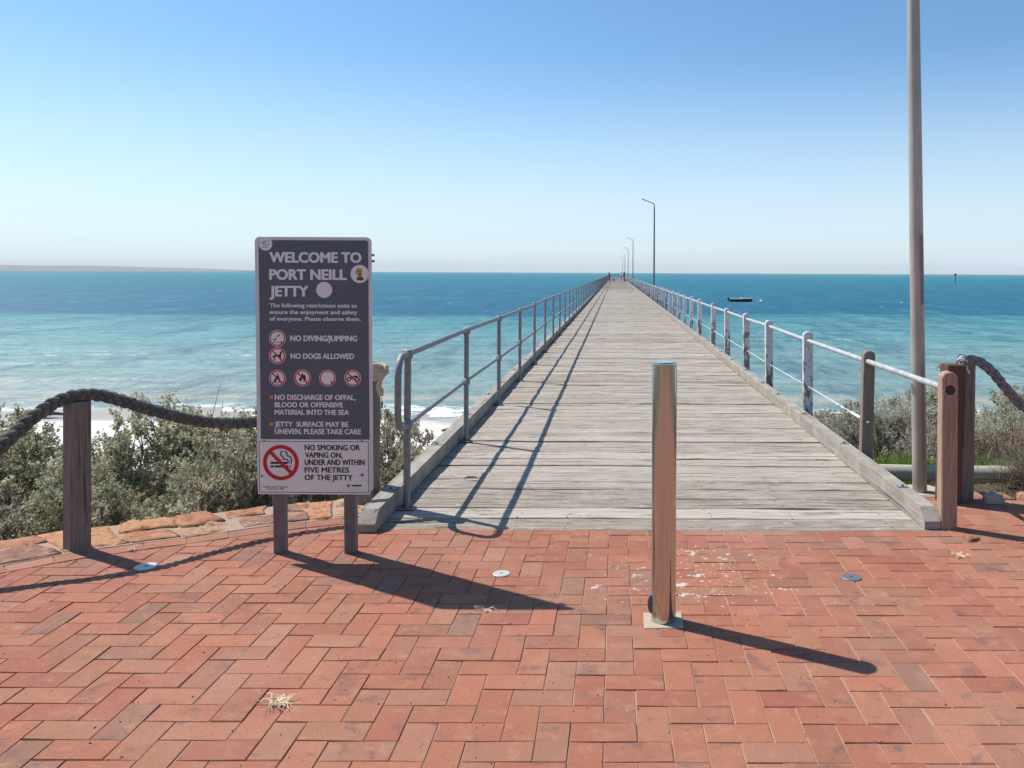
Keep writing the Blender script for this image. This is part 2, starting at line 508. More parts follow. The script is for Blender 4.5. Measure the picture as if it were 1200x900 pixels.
# --- sea
m = M('sea_water', 0.25, 0.35)
m.p.inputs['IOR'].default_value = 1.33
g = m.geo()
y = m.sep(g, 1)
x = m.sep(g, 0)
big = m.noise(m.map(g, (0.02, 0.05, 1)), 1.0, 4, 0.55)
yy = m.math('ADD', y, m.math('MULTIPLY', m.math('SUBTRACT', big, 0.5), 26.0))
ys = m.math('ADD', y, m.math('MULTIPLY', m.math('SUBTRACT', m.noise(m.map(g, (0.12, 0.12, 1)), 1.0, 3), 0.5), 3.0))
ly = m.math('LOGARITHM', m.math('MAXIMUM', yy, 1.0), 10.0)
MAT['_sea_stops'] = None
c = m.ramp(m.rng(ly, 1.4, 3.4, 0, 1, False), [
    (0.0, (0.33, 0.345, 0.29)),
    (0.06, (0.235, 0.315, 0.285)),
    (0.17, (0.145, 0.285, 0.285)),
    (0.262, (0.066, 0.235, 0.262)),
    (0.280, (0.010, 0.110, 0.185)),
    (0.50, (0.010, 0.140, 0.205)),
    (0.72, (0.014, 0.180, 0.235)),
    (1.0, (0.020, 0.200, 0.235))])
# patches of weed inside the shallows and streaks outside
pt = m.noise(m.map(g, (0.03, 0.16, 1), (5, 0, 0)), 1.0, 5, 0.6)
c = m.mix(m.rng(pt, 0.5, 0.75, 0, 0.45), c, m.mix(0.5, c, (0.03, 0.12, 0.14)))
# wave trains: crests run parallel to the shore
wv = m.noise(m.map(g, (0.14, 0.55, 1)), 1.0, 6, 0.62, 0.3)
fine = m.noise(m.map(g, (1.5, 1.1, 1)), 1.0, 5, 0.65)
chop = m.noise(m.map(g, (0.9, 0.30, 1), (7, 3, 0)), 1.0, 5, 0.7)
farc = m.noise(m.map(g, (0.25, 0.045, 1), (2, 9, 0)), 1.0, 6, 0.72)
# foam
f1 = m.math('ADD', ys, m.math('MULTIPLY', m.math('SUBTRACT', m.noise(m.map(g, (0.5, 0.8, 1)), 1.0, 5, 0.65), 0.5), 4.0))
edge = m.math('MULTIPLY', m.rng(f1, 25.6, 26.2), m.rng(f1, 27.2, 28.4, 1, 0))
foamn = m.rng(m.noise(m.map(g, (1.3, 2.4, 1)), 1.0, 6, 0.7), 0.42, 0.54)
fo = m.math('MULTIPLY', edge, foamn)
crest = m.math('MULTIPLY', m.math('MULTIPLY', m.rng(f1, 29.3, 30.1), m.rng(f1, 30.2, 31.6, 1, 0)), 0.65)
c = m.mix(crest, c, (0.40, 0.34, 0.25))
line2 = m.math('MULTIPLY', m.rng(ys, 44.6, 45.6), m.rng(ys, 45.8, 46.2, 1, 0))
fo2 = m.math('MULTIPLY', line2, m.math('MULTIPLY', m.rng(m.noise(m.map(g, (0.9, 1.2, 1)), 1.0, 5, 0.7), 0.56, 0.64), m.rng(m.noise(m.map(g, (0.07, 0.01, 1)), 1.0, 2), 0.47, 0.55)))
ys3 = m.math('ADD', ys, 0.0)
line3 = m.math('MULTIPLY', m.rng(ys3, 56.6, 57.6), m.rng(ys3, 57.8, 58.2, 1, 0))
fo3 = m.math('MULTIPLY', line3, m.math('MULTIPLY', m.rng(m.noise(m.map(g, (0.9, 1.2, 1)), 1.0, 5, 0.7), 0.58, 0.66), m.rng(m.noise(m.map(g, (0.09, 0.01, 1), (3, 0, 0)), 1.0, 2), 0.5, 0.58)))
# far whitecaps
wc = m.math('MULTIPLY', m.rng(m.noise(m.map(g, (0.33, 0.10, 1)), 1.0, 4, 0.55), 0.735, 0.76), m.rng(y, 80, 160))
foam = m.math('MAXIMUM', m.math('MAXIMUM', fo, fo2), m.math('MAXIMUM', fo3, m.math('MULTIPLY', wc, 0.8)))
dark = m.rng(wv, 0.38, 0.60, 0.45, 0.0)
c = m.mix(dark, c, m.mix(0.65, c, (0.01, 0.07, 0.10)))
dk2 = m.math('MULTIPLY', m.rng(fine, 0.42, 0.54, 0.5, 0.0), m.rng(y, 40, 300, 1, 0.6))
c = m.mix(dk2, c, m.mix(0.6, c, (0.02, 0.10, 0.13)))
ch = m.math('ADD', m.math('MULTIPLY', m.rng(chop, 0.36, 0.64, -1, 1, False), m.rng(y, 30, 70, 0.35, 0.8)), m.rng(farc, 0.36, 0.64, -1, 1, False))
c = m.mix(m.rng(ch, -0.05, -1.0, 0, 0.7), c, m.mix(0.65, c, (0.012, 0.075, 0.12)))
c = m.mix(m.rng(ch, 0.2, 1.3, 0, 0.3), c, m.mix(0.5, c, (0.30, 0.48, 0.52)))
spk = m.math('MULTIPLY', m.rng(m.noise(m.map(g, (2.2, 0.7, 1)), 1.0, 3, 0.6), 0.735, 0.765), m.rng(x, -120, 60, 0.8, 0.1))  # sun glints painted into the water colour, stronger toward the left
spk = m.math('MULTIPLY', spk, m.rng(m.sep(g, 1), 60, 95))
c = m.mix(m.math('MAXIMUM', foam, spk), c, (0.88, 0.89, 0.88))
df = m.n.new('ShaderNodeBsdfDiffuse')
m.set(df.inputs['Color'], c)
gl_ = m.n.new('ShaderNodeBsdfGlossy')
gl_.inputs['Roughness'].default_value = 0.42
gl_.inputs['Color'].default_value = (.9, .95, 1, 1)
b = m.n.new('ShaderNodeBump')
b.inputs['Distance'].default_value = 0.22
hh = m.math('ADD', m.math('MULTIPLY', wv, 1.0), m.math('MULTIPLY', fine, 0.35))
m.set(b.inputs['Height'], hh)
m.l.new(b.outputs[0], gl_.inputs['Normal'])
b2 = m.n.new('ShaderNodeBump')
b2.inputs['Distance'].default_value = 0.12
m.set(b2.inputs['Height'], hh)
m.l.new(b2.outputs[0], df.inputs['Normal'])
mx = m.n.new('ShaderNodeMixShader')
m.set(mx.inputs[0], m.rng(foam, 0, 1, 0.085, 0.03))
m.l.new(df.outputs[0], mx.inputs[1])
m.l.new(gl_.outputs[0], mx.inputs[2])
m.l.new(mx.outputs[0], m.n['Material Output'].inputs['Surface'])
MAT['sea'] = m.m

m = M('headland_scrub', 0.95, 0.1)
g = m.geo()
m.col(m.mix(m.noise(g, 0.004, 5, 0.6), (0.12, 0.11, 0.08), (0.30, 0.25, 0.18)))
MAT['headland'] = m.m


# ------------------------------------------------------------------ object helpers
def mesh_from(name, V, F, mat=None, smooth=False, rnd=None, mats=None, midx=None):
    me = bpy.data.meshes.new(name)
    V = np.asarray(V, dtype=np.float32)
    if isinstance(F, np.ndarray):
        nf, k = F.shape
        me.vertices.add(len(V)); me.vertices.foreach_set('co', V.ravel())
        me.loops.add(nf * k); me.loops.foreach_set('vertex_index', F.ravel().astype(np.int32))
        me.polygons.add(nf)
        me.polygons.foreach_set('loop_start', np.arange(0, nf * k, k, dtype=np.int32))
        me.polygons.foreach_set('loop_total', np.full(nf, k, dtype=np.int32))
        me.update(calc_edges=True)
    else:
        me.from_pydata([tuple(v) for v in V], [], F)
        me.update()
    if rnd is not None:
        a = me.attributes.new('rnd', 'FLOAT', 'FACE')
        a.data.foreach_set('value', np.asarray(rnd, dtype=np.float32))
    if mats:
        for x in mats:
            me.materials.append(MAT[x])
        if midx is not None:
            me.polygons.foreach_set('material_index', np.asarray(midx, dtype=np.int32))
    elif mat:
        me.materials.append(MAT[mat])
    if smooth:
        me.polygons.foreach_set('use_smooth', np.ones(len(me.polygons), dtype=bool))
    return me


def link(name, me, parent=None, loc=(0, 0, 0), rot=(0, 0, 0), scale=(1, 1, 1)):
    o = bpy.data.objects.new(name, me)
    C.objects.link(o)
    if parent:
        o.parent = parent
    o.location = loc
    o.rotation_euler = rot
    o.scale = scale
    return o


def empty(name, loc=(0, 0, 0), rot=(0, 0, 0), scale=(1, 1, 1)):
    return link(name, None, None, loc, rot, scale)


def tag(o, label=None, cat=None, group=None, kind=None):
    if label: o['label'] = label
    if cat: o['category'] = cat
    if group: o['group'] = group
    if kind: o['kind'] = kind
    return o


def copy_tree(o, parent=None, **kw):
    c = o.copy()
    C.objects.link(c)
    c.parent = parent
    for ch in list(o.children):
        copy_tree(ch, c)
    for k, v in kw.items():
        setattr(c, k, v)
    return c


class MB:
    def __init__(s):
        s.V, s.F = [], []

    def add(s, V, F):
        n = len(s.V)
        s.V += [tuple(v) for v in V]
        s.F += [tuple(i + n for i in f) for f in F]
        return s

    def box(s, lo, hi, bev=0.0, M4=None):
        (x0, y0, z0), (x1, y1, z1) = lo, hi
        b = min(bev, (x1 - x0) * .45, (y1 - y0) * .45, (z1 - z0) * .45)
        if b <= 0:
            V = [(x, y, z) for z in (z0, z1) for y in (y0, y1) for x in (x0, x1)]
            F = [(0, 2, 3, 1), (4, 5, 7, 6), (0, 1, 5, 4), (2, 6, 7, 3), (0, 4, 6, 2), (1, 3, 7, 5)]
        else:
            V, F = [], []
            idx = {}
            X, Y, Z = (x0, x1), (y0, y1), (z0, z1)
            for i in (0, 1):
                for j in (0, 1):
                    for k in (0, 1):
                        sx, sy, sz = (b, -b)[i], (b, -b)[j], (b, -b)[k]
                        idx[i, j, k, 'x'] = len(V); V.append((X[i], Y[j] + sy, Z[k] + sz))
                        idx[i, j, k, 'y'] = len(V); V.append((X[i] + sx, Y[j], Z[k] + sz))
                        idx[i, j, k, 'z'] = len(V); V.append((X[i] + sx, Y[j] + sy, Z[k]))
            for i in (0, 1):
                f = [idx[i, 0, 0, 'x'], idx[i, 1, 0, 'x'], idx[i, 1, 1, 'x'], idx[i, 0, 1, 'x']]
                F.append(tuple(f if i else f[::-1]))
                f = [idx[0, i, 0, 'y'], idx[0, i, 1, 'y'], idx[1, i, 1, 'y'], idx[1, i, 0, 'y']]
                F.append(tuple(f if i else f[::-1]))
                f = [idx[0, 0, i, 'z'], idx[1, 0, i, 'z'], idx[1, 1, i, 'z'], idx[0, 1, i, 'z']]
                F.append(tuple(f if i else f[::-1]))
            for a in (0, 1):
                for c in (0, 1):
                    F.append((idx[0, a, c, 'y'], idx[1, a, c, 'y'], idx[1, a, c, 'z'], idx[0, a, c, 'z']))
                    F.append((idx[a, 0, c, 'x'], idx[a, 1, c, 'x'], idx[a, 1, c, 'z'], idx[a, 0, c, 'z']))
                    F.append((idx[a, c, 0, 'x'], idx[a, c, 1, 'x'], idx[a, c, 1, 'y'], idx[a, c, 0, 'y']))
            for i in (0, 1):
                for j in (0, 1):
                    for k in (0, 1):
                        F.append((idx[i, j, k, 'x'], idx[i, j, k, 'y'], idx[i, j, k, 'z']))
        if M4 is not None:
            V = [tuple(M4 @ Vector(v)) for v in V]
        return s.add(V, F)

    def tube(s, pts, rad, n=10, cap=True):
        pts = [Vector(p) for p in pts]
        if isinstance(rad, (int, float)):
            rad = [rad] * len(pts)
        V, F = [], []
        t = (pts[1] - pts[0]).normalized()
        u = t.orthogonal().normalized()
        for i, p in enumerate(pts):
            if i == 0: t2 = pts[1] - pts[0]
            elif i == len(pts) - 1: t2 = pts[-1] - pts[-2]
            else: t2 = (pts[i + 1] - p).normalized() + (p - pts[i - 1]).normalized()
            if t2.length < 1e-9: t2 = t
            t2.normalize()
            u = (u - t2 * u.dot(t2))
            u.normalize()
            v = t2.cross(u)
            t = t2
            for k in range(n):
                a = 2 * PI * k / n
                V.append(p + (u * math.cos(a) + v * math.sin(a)) * rad[i])
        for i in range(len(pts) - 1):
            for k in range(n):
                a, b = i * n + k, i * n + (k + 1) % n
                F.append((a, b, b + n, a + n))
        if cap:
            F.append(tuple(range(n))[::-1])
            F.append(tuple(range((len(pts) - 1) * n, len(pts) * n)))
        return s.add(V, F)

    def prism(s, poly, z0, z1, bev=0.0):
        """poly in xy, counter-clockwise"""
        n = len(poly)
        cx = sum(p[0] for p in poly) / n; cy = sum(p[1] for p in poly) / n
        V = [(p[0], p[1], z0) for p in poly]
        if bev:
            V += [(p[0], p[1], z1 - bev) for p in poly]
            for p in poly:
                d = math.hypot(p[0] - cx, p[1] - cy) or 1
                q = max(0, 1 - bev * 1.3 / d)
                V.append((cx + (p[0] - cx) * q, cy + (p[1] - cy) * q, z1))
            L = 3
        else:
            V += [(p[0], p[1], z1) for p in poly]
            L = 2
        F = [tuple(range(n))[::-1], tuple(range((L - 1) * n, L * n))]
        for l in range(L - 1):
            for k in range(n):
                a, b = l * n + k, l * n + (k + 1) % n
                F.append((a, b, b + n, a + n))
        return s.add(V, F)

    def mesh(s, name, mat, smooth=False):
        me = mesh_from(name, s.V, s.F, mat)
        if smooth:
            me.polygons.foreach_set('use_smooth', np.ones(len(me.polygons), dtype=bool))
            try:
                me.set_sharp_from_angle(angle=R(35))
            except Exception:
                pass
        return me

    def obj(s, name, mat, parent=None, loc=(0, 0, 0), rot=(0, 0, 0), smooth=False):
        return link(name, s.mesh(name, mat, smooth), parent, loc, rot)


def smooth01(t):
    t = np.clip(t, 0, 1)
    return t * t * (3 - 2 * t)


# ------------------------------------------------------------------ terrace outline
OUT = [(-8, -14), (-7.4, -4), (-6.9, -1), (-6.3, 1.4), (-5.5, 3.0), (-4.6, 4.2), (-3.71, 4.98), (-3.36, 5.24), (-2.92, 5.43), (-2.6, 5.66), (-1.955, 5.88),
       (-1.58, 5.95), (2.06, 5.95), (2.16, 6.0), (2.9, 5.87), (3.7, 5.6), (4.7, 4.9), (5.6, 3.9), (6.4, 2.2), (7, 0), (7.6, -4), (8, -14)]


def outside(x, y):
    """distance outside the terrace outline (0 inside); arrays"""
    P = np.array(OUT)
    d = np.full(x.shape, 1e9)
    ins = np.zeros(x.shape, bool)
    n = len(P)
    for i in range(n):
        a, b = P[i], P[(i + 1) % n]
        ab = b - a
        t = np.clip(((x - a[0]) * ab[0] + (y - a[1]) * ab[1]) / (ab @ ab), 0, 1)
        d = np.minimum(d, np.hypot(x - a[0] - t * ab[0], y - a[1] - t * ab[1]))
        c = ((a[1] > y) != (b[1] > y)) & (x < (b[0] - a[0]) * (y - a[1]) / (b[1] - a[1] + 1e-12) + a[0])
        ins ^= c
    return np.where(ins, 0, d)


PROF_Y = [-400, -40, -24, -15, -4, 2, 6, 8, 11, 14, 18, 22, 27.5, 33, 45, 80, 400]
PROF_Z = [6, 5.5, 3.2, 0.0, -0.15, -0.45, -0.55, -0.85, -1.45, -1.95, -2.35, -2.62, -3.02, -3.35, -4.2, -6, -12]  # rise behind the camera is an unseen bank, added for the bollard to reflect
SEA_Z = -3.0


def ground(x, y):
    x = np.asarray(x, float); y = np.asarray(y, float)
    p = np.interp(y, PROF_Y, PROF_Z)
    rise = smooth01((x - 1.2) / 1.6) * (np.interp(y, [5.5, 7, 9.5, 13, 18], [0.25, 0.55, 0.75, 0.45, 0.0]))
    p = p + rise
    p = p - 0.42 * smooth01((x - 2.05) / .12) * np.interp(y, [5.95, 6.1, 6.55, 6.75], [0, 1, 1, 0])
    d = outside(x, y)
    p = p + 0.06 * np.sin(x * 1.3 + y * .7) * smooth01(d / 2) + 0.04 * np.sin(x * 3.1 - y * 2.3) * smooth01(d / 2)
    return np.where(d <= 0, -0.09, -0.09 * (1 - smooth01(d / 0.5)) + p * smooth01(d / 0.5) - 0.02 * (d > 0))


def gz(x, y):
    return float(ground(np.array([x]), np.array([y]))[0])


ax = np.unique(np.concatenate([np.arange(-14, 14.01, 0.2), -np.geomspace(14, 20000, 26), np.geomspace(14, 20000, 26)]))
ay = np.unique(np.concatenate([np.arange(-12, 30.01, 0.2), -np.geomspace(12, 5000, 18), np.array([32, 36, 45, 60, 80, 120])]))
gx, gy = np.meshgrid(ax, ay)
gzz = ground(gx.ravel(), gy.ravel())
nx, ny = len(ax), len(ay)
ii = np.arange(nx - 1)[None, :] + np.arange(ny - 1)[:, None] * nx
Fq = np.stack([ii, ii + 1, ii + 1 + nx, ii + nx], -1).reshape(-1, 4)
tag(link('beach_ground', mesh_from('beach_ground', np.stack([gx.ravel(), gy.ravel(), gzz], 1), Fq, 'terrain', True)), kind='structure')

# sea: one sheet to the horizon with low swell near the shore
sx = np.unique(np.concatenate([np.arange(-60, 60.1, 1.0), -np.geomspace(60, 60000, 30), np.geomspace(60, 60000, 30)]))
sy = np.unique(np.concatenate([np.arange(23, 80, 0.3), np.arange(80, 200, 2), np.geomspace(200, 60000, 40)]))
gx, gy = np.meshgrid(sx, sy)
amp = np.interp(gy, [23, 27, 31, 60, 120, 200], [0, 0.03, 0.10, 0.06, 0.05, 0])
ph = gy + 1.2 * np.sin(gx * 0.05) + 0.6 * np.sin(gx * 0.17 + 1) + 0.25 * np.sin(gx * .9 + gy * .3)
swell = amp * (np.maximum(0, np.sin(ph * 2 * PI / 6.5)) ** 2.2 - 0.25)
gzz = SEA_Z + swell + 0.02 * np.where(gy < 120, np.sin(gx * 1.7 + gy * 2.9) * np.sin(gy * 4.1 - gx * .6), 0)
nx, ny = len(sx), len(sy)
ii = np.arange(nx - 1)[None, :] + np.arange(ny - 1)[:, None] * nx
Fq = np.stack([ii, ii + 1, ii + 1 + nx, ii + nx], -1).reshape(-1, 4)
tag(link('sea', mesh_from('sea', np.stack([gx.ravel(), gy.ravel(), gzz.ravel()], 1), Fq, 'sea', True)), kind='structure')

# headland across the gulf
hx = np.linspace(-16000, -4000, 60)
prof = np.interp(hx, [-16000, -12000, -8500, -6800, -6000, -5200, -4600, -4000], [70, 90, 72, 62, 54, 40, 24, 2]) + 3 * np.sin(hx / 330) + 2 * np.sin(hx / 140)
rows = [(-700, 0), (-500, .55), (0, 1), (900, .9), (2500, 0)]
V = [(x, 9300 + dy, SEA_Z - 6 + p * f + 8 * (f > 0)) for dy, f in rows for x, p in zip(hx, prof)]
F = [(j * 60 + i, j * 60 + i + 1, (j + 1) * 60 + i + 1, (j + 1) * 60 + i) for j in range(4) for i in range(59)]
tag(link('hills', mesh_from('hills', V, F, 'headland', True)), kind='structure')

# ------------------------------------------------------------------ paving
U = 0.1165
PX0, PY0 = 0.084, 3.045           # lower-left corner of one lengthwise paver seen in the photograph
JNT = 0.0035
DECK_Y = 5.13
# header course along the seaward curve (inner and outer edges)
EDGE_OUT = [(-7.6, -13), (-7.0, -6), (-6.45, -1.4), (-5.75, 1.2), (-4.95, 2.75), (-4.15, 3.75), (-3.28, 4.62), (-2.98, 4.85), (-2.60, 5.04), (-2.21, 5.28), (-1.87, 5.42), (-1.58, 5.53)]


def offset_poly(P, d):
    Q = []
    for i, p in enumerate(P):
        a = Vector(P[max(0, i - 1)]); b = Vector(P[min(len(P) - 1, i + 1)])
        t = (b - a).normalized()
        Q.append((p[0] + t.y * d, p[1] - t.x * d))
    return Q


EDGE_IN = offset_poly(EDGE_OUT, 0.235)


def clip(poly, a, n):
    """keep the side where (p-a).n <= 0"""
    out = []
    for i in range(len(poly)):
        p, q = poly[i], poly[(i + 1) % len(poly)]
        dp = (p[0] - a[0]) * n[0] + (p[1] - a[1]) * n[1]
        dq = (q[0] - a[0]) * n[0] + (q[1] - a[1]) * n[1]
        if dp <= 0: out.append(p)
        if dp * dq < 0:
            t = dp / (dp - dq)
            out.append((p[0] + (q[0] - p[0]) * t, p[1] + (q[1] - p[1]) * t))
    return out


RIGHT_OUT = [(2.16, 5.93), (2.9, 5.83), (3.7, 5.55), (4.7, 4.85), (5.6, 3.8), (6.3, 2.2), (6.9, 0), (7.4, -4), (7.5, -13)]


def clipped(poly):
    cx = sum(p[0] for p in poly) / 4; cy = sum(p[1] for p in poly) / 4
    for i in range(len(EDGE_IN) - 1):
        a, b = EDGE_IN[i], EDGE_IN[i + 1]
        t = Vector((b[0] - a[0], b[1] - a[1])).normalized()
        poly = clip(poly, a, (-t.y, t.x))
        if len(poly) < 3: return None
    for i in range(len(RIGHT_OUT) - 1):
        a, b = RIGHT_OUT[i], RIGHT_OUT[i + 1]
        t = Vector((b[0] - a[0], b[1] - a[1])).normalized()
        poly = clip(poly, a, (-t.y, t.x))
        if len(poly) < 3: return None
    if -1.6 < cx < 2.045:
        poly = clip(poly, (0, DECK_Y - .004), (0, 1))
    elif cx <= -1.6:
        if max(p[1] for p in poly) > DECK_Y: poly = clip(poly, (-1.585, 0), (1, 0))
    else:
        if max(p[1] for p in poly) > DECK_Y: poly = clip(poly, (2.05, 0), (-1, 0))
    if len(poly) < 3: return None
    ar = 0.5 * sum(poly[i][0] * poly[(i + 1) % len(poly)][1] - poly[(i + 1) % len(poly)][0] * poly[i][1] for i in range(len(poly)))
    return poly if ar > 0.0012 else None


def bx_excluded(cx, cy):
    return abs(cx - 0.228) < 0.095 and abs(cy - 3.80) < 0.1


bricks = []
for i in range(-72, 66):
    for j in range(-150, 26):
        k = (i + j) % 4
        x0, y0 = PX0 + i * U, PY0 + j * U
        if k == 0: rc = (x0, y0, x0 + 2 * U, y0 + U)
        elif k == 2: rc = (x0, y0, x0 + U, y0 + 2 * U)
        else: continue
        if rc[3] < -13: continue
        q = JNT / 2
        ja = [random.gauss(0, .0007) for _ in range(8)]
        poly = [(rc[0] + q + ja[0], rc[1] + q + ja[1]), (rc[2] - q + ja[2], rc[1] + q + ja[3]), (rc[2] - q + ja[4], rc[3] - q + ja[5]), (rc[0] + q + ja[6], rc[3] - q + ja[7])]
        whole = abs(sum(p[0] for p in poly))
        pl = clipped(poly)
        if pl: bricks.append(pl)
# header course
P = [Vector(p) for p in EDGE_OUT]
Q = [Vector(p) for p in EDGE_IN]
segs = [(P[i + 1] - P[i]).length for i in range(len(P) - 1)]
tot = sum(segs)


def along(PP, s):
    for i, l in enumerate(segs):
        if s <= l or i == len(segs) - 1: return PP[i].lerp(PP[i + 1], s / l)
        s -= l


nb = int(tot / 0.228)
for k in range(nb):
    s0, s1 = tot * k / nb + .003, tot * (k + 1) / nb - .003
    mid = 0.53
    a0, a1, b0, b1 = along(P, s0), along(P, s1), along(Q, s0), along(Q, s1)
    a0 = a0.lerp(b0, 0.45); a1 = a1.lerp(b1, 0.45)
    b0 = b0.lerp(a0, .02); b1 = b1.lerp(a1, .02)
    bricks.append([tuple(b0), tuple(b1), tuple(a1), tuple(a0)])

K = 970 * CAM_H


def size_in_view(poly):
    cx = sum(p[0] for p in poly) / len(poly); cy = sum(p[1] for p in poly) / len(poly)
    if cy < 2.55: return 0
    px = 721 + 970 * cx / cy
    if px < -20 or px > 1220: return 0
    return 1 / cy


def brick_parts(poly):
    tilt = [random.gauss(0, .0009) for _ in range(3)]
    n = len(poly)
    cx = sum(p[0] for p in poly) / n; cy = sum(p[1] for p in poly) / n
    V, F = [], []
    zt = lambda x, y: max(-.0016, min(.0022, tilt[0] + tilt[1] * (x - cx) / .1 + tilt[2] * (y - cy) / .1))
    V += [(p[0] - cx, p[1] - cy, -0.03) for p in poly]
    V += [(p[0] - cx, p[1] - cy, zt(*p) - .0028) for p in poly]
    for p in poly:
        d = math.hypot(p[0] - cx, p[1] - cy)
        q = 1 - .0034 / d
        V.append(((p[0] - cx) * q, (p[1] - cy) * q, zt(*p)))
    F.append(tuple(range(2 * n, 3 * n)))
    for l in range(2):
        for k in range(n):
            a, b = l * n + k, l * n + (k + 1) % n
            F.append((a, b, b + n, a + n))
    return (cx, cy), V, F


pv = MB()
outer = [p for p in EDGE_OUT] + [(-1.58, DECK_Y - .001), (2.05, DECK_Y - .001)] + RIGHT_OUT + [(7.4, -13.2), (-7.5, -13.2)]
pave = MB().add([(p[0], p[1], -0.0042) for p in outer], [tuple(range(len(outer)))[::-1]]).obj('brick_paving', 'sand_joint')
tag(pave, kind='structure')
bricks.sort(key=size_in_view, reverse=True)
for b in bricks[:299]:
    (cx, cy), V, F = brick_parts(b)
    link('brick', mesh_from('brick', V, F, 'brick'), pave, (cx, cy, 0))
sv, sf, sr = [], [], []
for b in bricks[299:]:
    (cx, cy), V, F = brick_parts(b)
    n = len(sv)
    sv += [(x + cx, y + cy, z) for x, y, z in V]
    sf += [tuple(i + n for i in f) for f in F]
    sr += [random.random()] * len(F)
tag(link('bricks', mesh_from('bricks', sv, sf, 'brick', rnd=sr), pave), kind='stuff')

# ------------------------------------------------------------------ stone edging
se = empty('stone_edging')
tag(se, 'low border of flat orange sandstone set in mortar along the curved paving edge', 'edging')
SO = [(-8.2, -13), (-7.6, -6), (-6.9, -1), (-6.3, 1.4), (-5.45, 3.0), (-4.5, 4.15), (-3.62, 4.86), (-3.28, 5.10), (-2.84, 5.31), (-2.52, 5.52), (-1.95, 5.76), (-1.60, 5.88)]
SI = [(-7.02, -6), (-6.47, -1.4), (-5.77, 1.2), (-4.97, 2.75), (-4.22, 3.68), (-3.36, 4.53), (-3.03, 4.79), (-2.63, 5.00), (-2.23, 5.25), (-1.89, 5.39), (-1.60, 5.50)]
SI = offset_poly(EDGE_OUT, 0.105)
SI[-1] = (-1.60, SI[-1][1])
mb = MB()
n = len(SO)
V = [(p[0], p[1], 0.002) for p in SI] + [(p[0], p[1], 0.0) for p in SO] + [(p[0] - .03, p[1] + .03, -0.5) for p in SO] + [(p[0], p[1], -0.05) for p in SI]
F = []
for i in range(n - 1):
    F += [(i, i + 1, n + i + 1, n + i), (n + i, n + i + 1, 2 * n + i + 1, 2 * n + i), (3 * n + i, 3 * n + i + 1, i + 1, i)]
F += [(0, n, 2 * n, 3 * n), (n - 1, 4 * n - 1, 3 * n - 1, 2 * n - 1)]
mb.add(V, F).obj('mortar_bed', 'mortar', se)
so = [Vector(p) for p in SO]; si = [Vector(p) for p in SI]
sgl = [(so[i + 1] - so[i]).length for i in range(n - 1)]
tot = sum(sgl)


def st_at(s, t):
    for i, l in enumerate(sgl):
        if s <= l or i == len(sgl) - 1:
            f = s / l
            return si[i].lerp(si[i + 1], f).lerp(so[i].lerp(so[i + 1], f), t)
        s -= l


def stone_mesh(poly, z, th):
    """irregular flat stone: outline roughened, top domed unevenly"""
    pts = []
    m_ = len(poly)
    for i in range(m_):
        a, b = Vector(poly[i]), Vector(poly[(i + 1) % m_])
        for t in (0, .33, .66):
            p = a.lerp(b, t)
            pts.append(p + Vector((random.gauss(0, .009), random.gauss(0, .009))))
    cx = sum(p.x for p in pts) / len(pts); cy = sum(p.y for p in pts) / len(pts)
    c = Vector((cx, cy))
    N = len(pts)
    V = [(p.x, p.y, z - .04) for p in pts]
    V += [(p.x, p.y, z + th * .45 + random.gauss(0, .004)) for p in pts]
    V += [(*(c + (p - c) * .82), z + th + random.gauss(0, .006)) for p in pts]
    V += [(*(c + (p - c) * .45), z + th * 1.1 + random.gauss(0, .007)) for p in pts]
    V.append((cx, cy, z + th))
    F = []
    for l in range(3):
        for k in range(N):
            a, b = l * N + k, l * N + (k + 1) % N
            F.append((a, b, b + N, a + N))
    F += [(3 * N + k, 3 * N + (k + 1) % N, 4 * N) for k in range(N)]
    return V, F


s = 0.02
while s < tot - .08:
    L = random.uniform(.20, .38) if s > tot * .45 else random.uniform(.35, .6)
    s1 = min(s + L, tot - .01)
    if tot - s1 < .15: s1 = tot - .01
    split = random.uniform(.42, .6)
    cells = [(s, s1, .02, split), (s + random.uniform(-.03, .03), s1 + random.uniform(-.03, .03), split, 1.03)]
    if random.random() < .25: cells = [(s, s1, .02, 1.02)]
    for (a, b, t0, t1) in cells:
        a = max(a, .005); b = min(b, tot - .005)
        sl = random.uniform(-.05, .05)
        g_ = .010
        cs = [st_at(a + g_, t0 + .03), st_at(b - g_, t0 + .03), st_at(b - g_ + sl, t1 - .03), st_at(a + g_ + sl, t1 - .03)]
        cut = random.random()
        if cut < .4:
            m2 = st_at((a + b) / 2, t1 + .05)
            cs = cs[:3] + [m2] + cs[3:]
        V, F = stone_mesh([tuple(p) for p in cs], 0.001, random.uniform(.003, .02))
        link('stone', mesh_from('stone', V, F, 'stone', True), se)
    s = s1

# small rocky strip where the right-hand paving ends
rs = empty('rock_border')
tag(rs, 'rough brown rock pieces ending the paving behind the right rope post', 'edging')
for k in range(9):
    x = 2.42 + k * .3
    y = float(np.interp(x, [2.16, 2.9, 3.7, 4.7, 5.6], [6.02, 5.93, 5.66, 4.95, 3.95]))
    hw = .13
    V, F = stone_mesh([(x - hw, y - .07), (x + hw, y - .08), (x + hw * .9, y + .08), (x - hw * .8, y + .1)], -0.01, random.uniform(.015, .035))
    link('rock', mesh_from('rock', V, F, 'stone', True), rs)

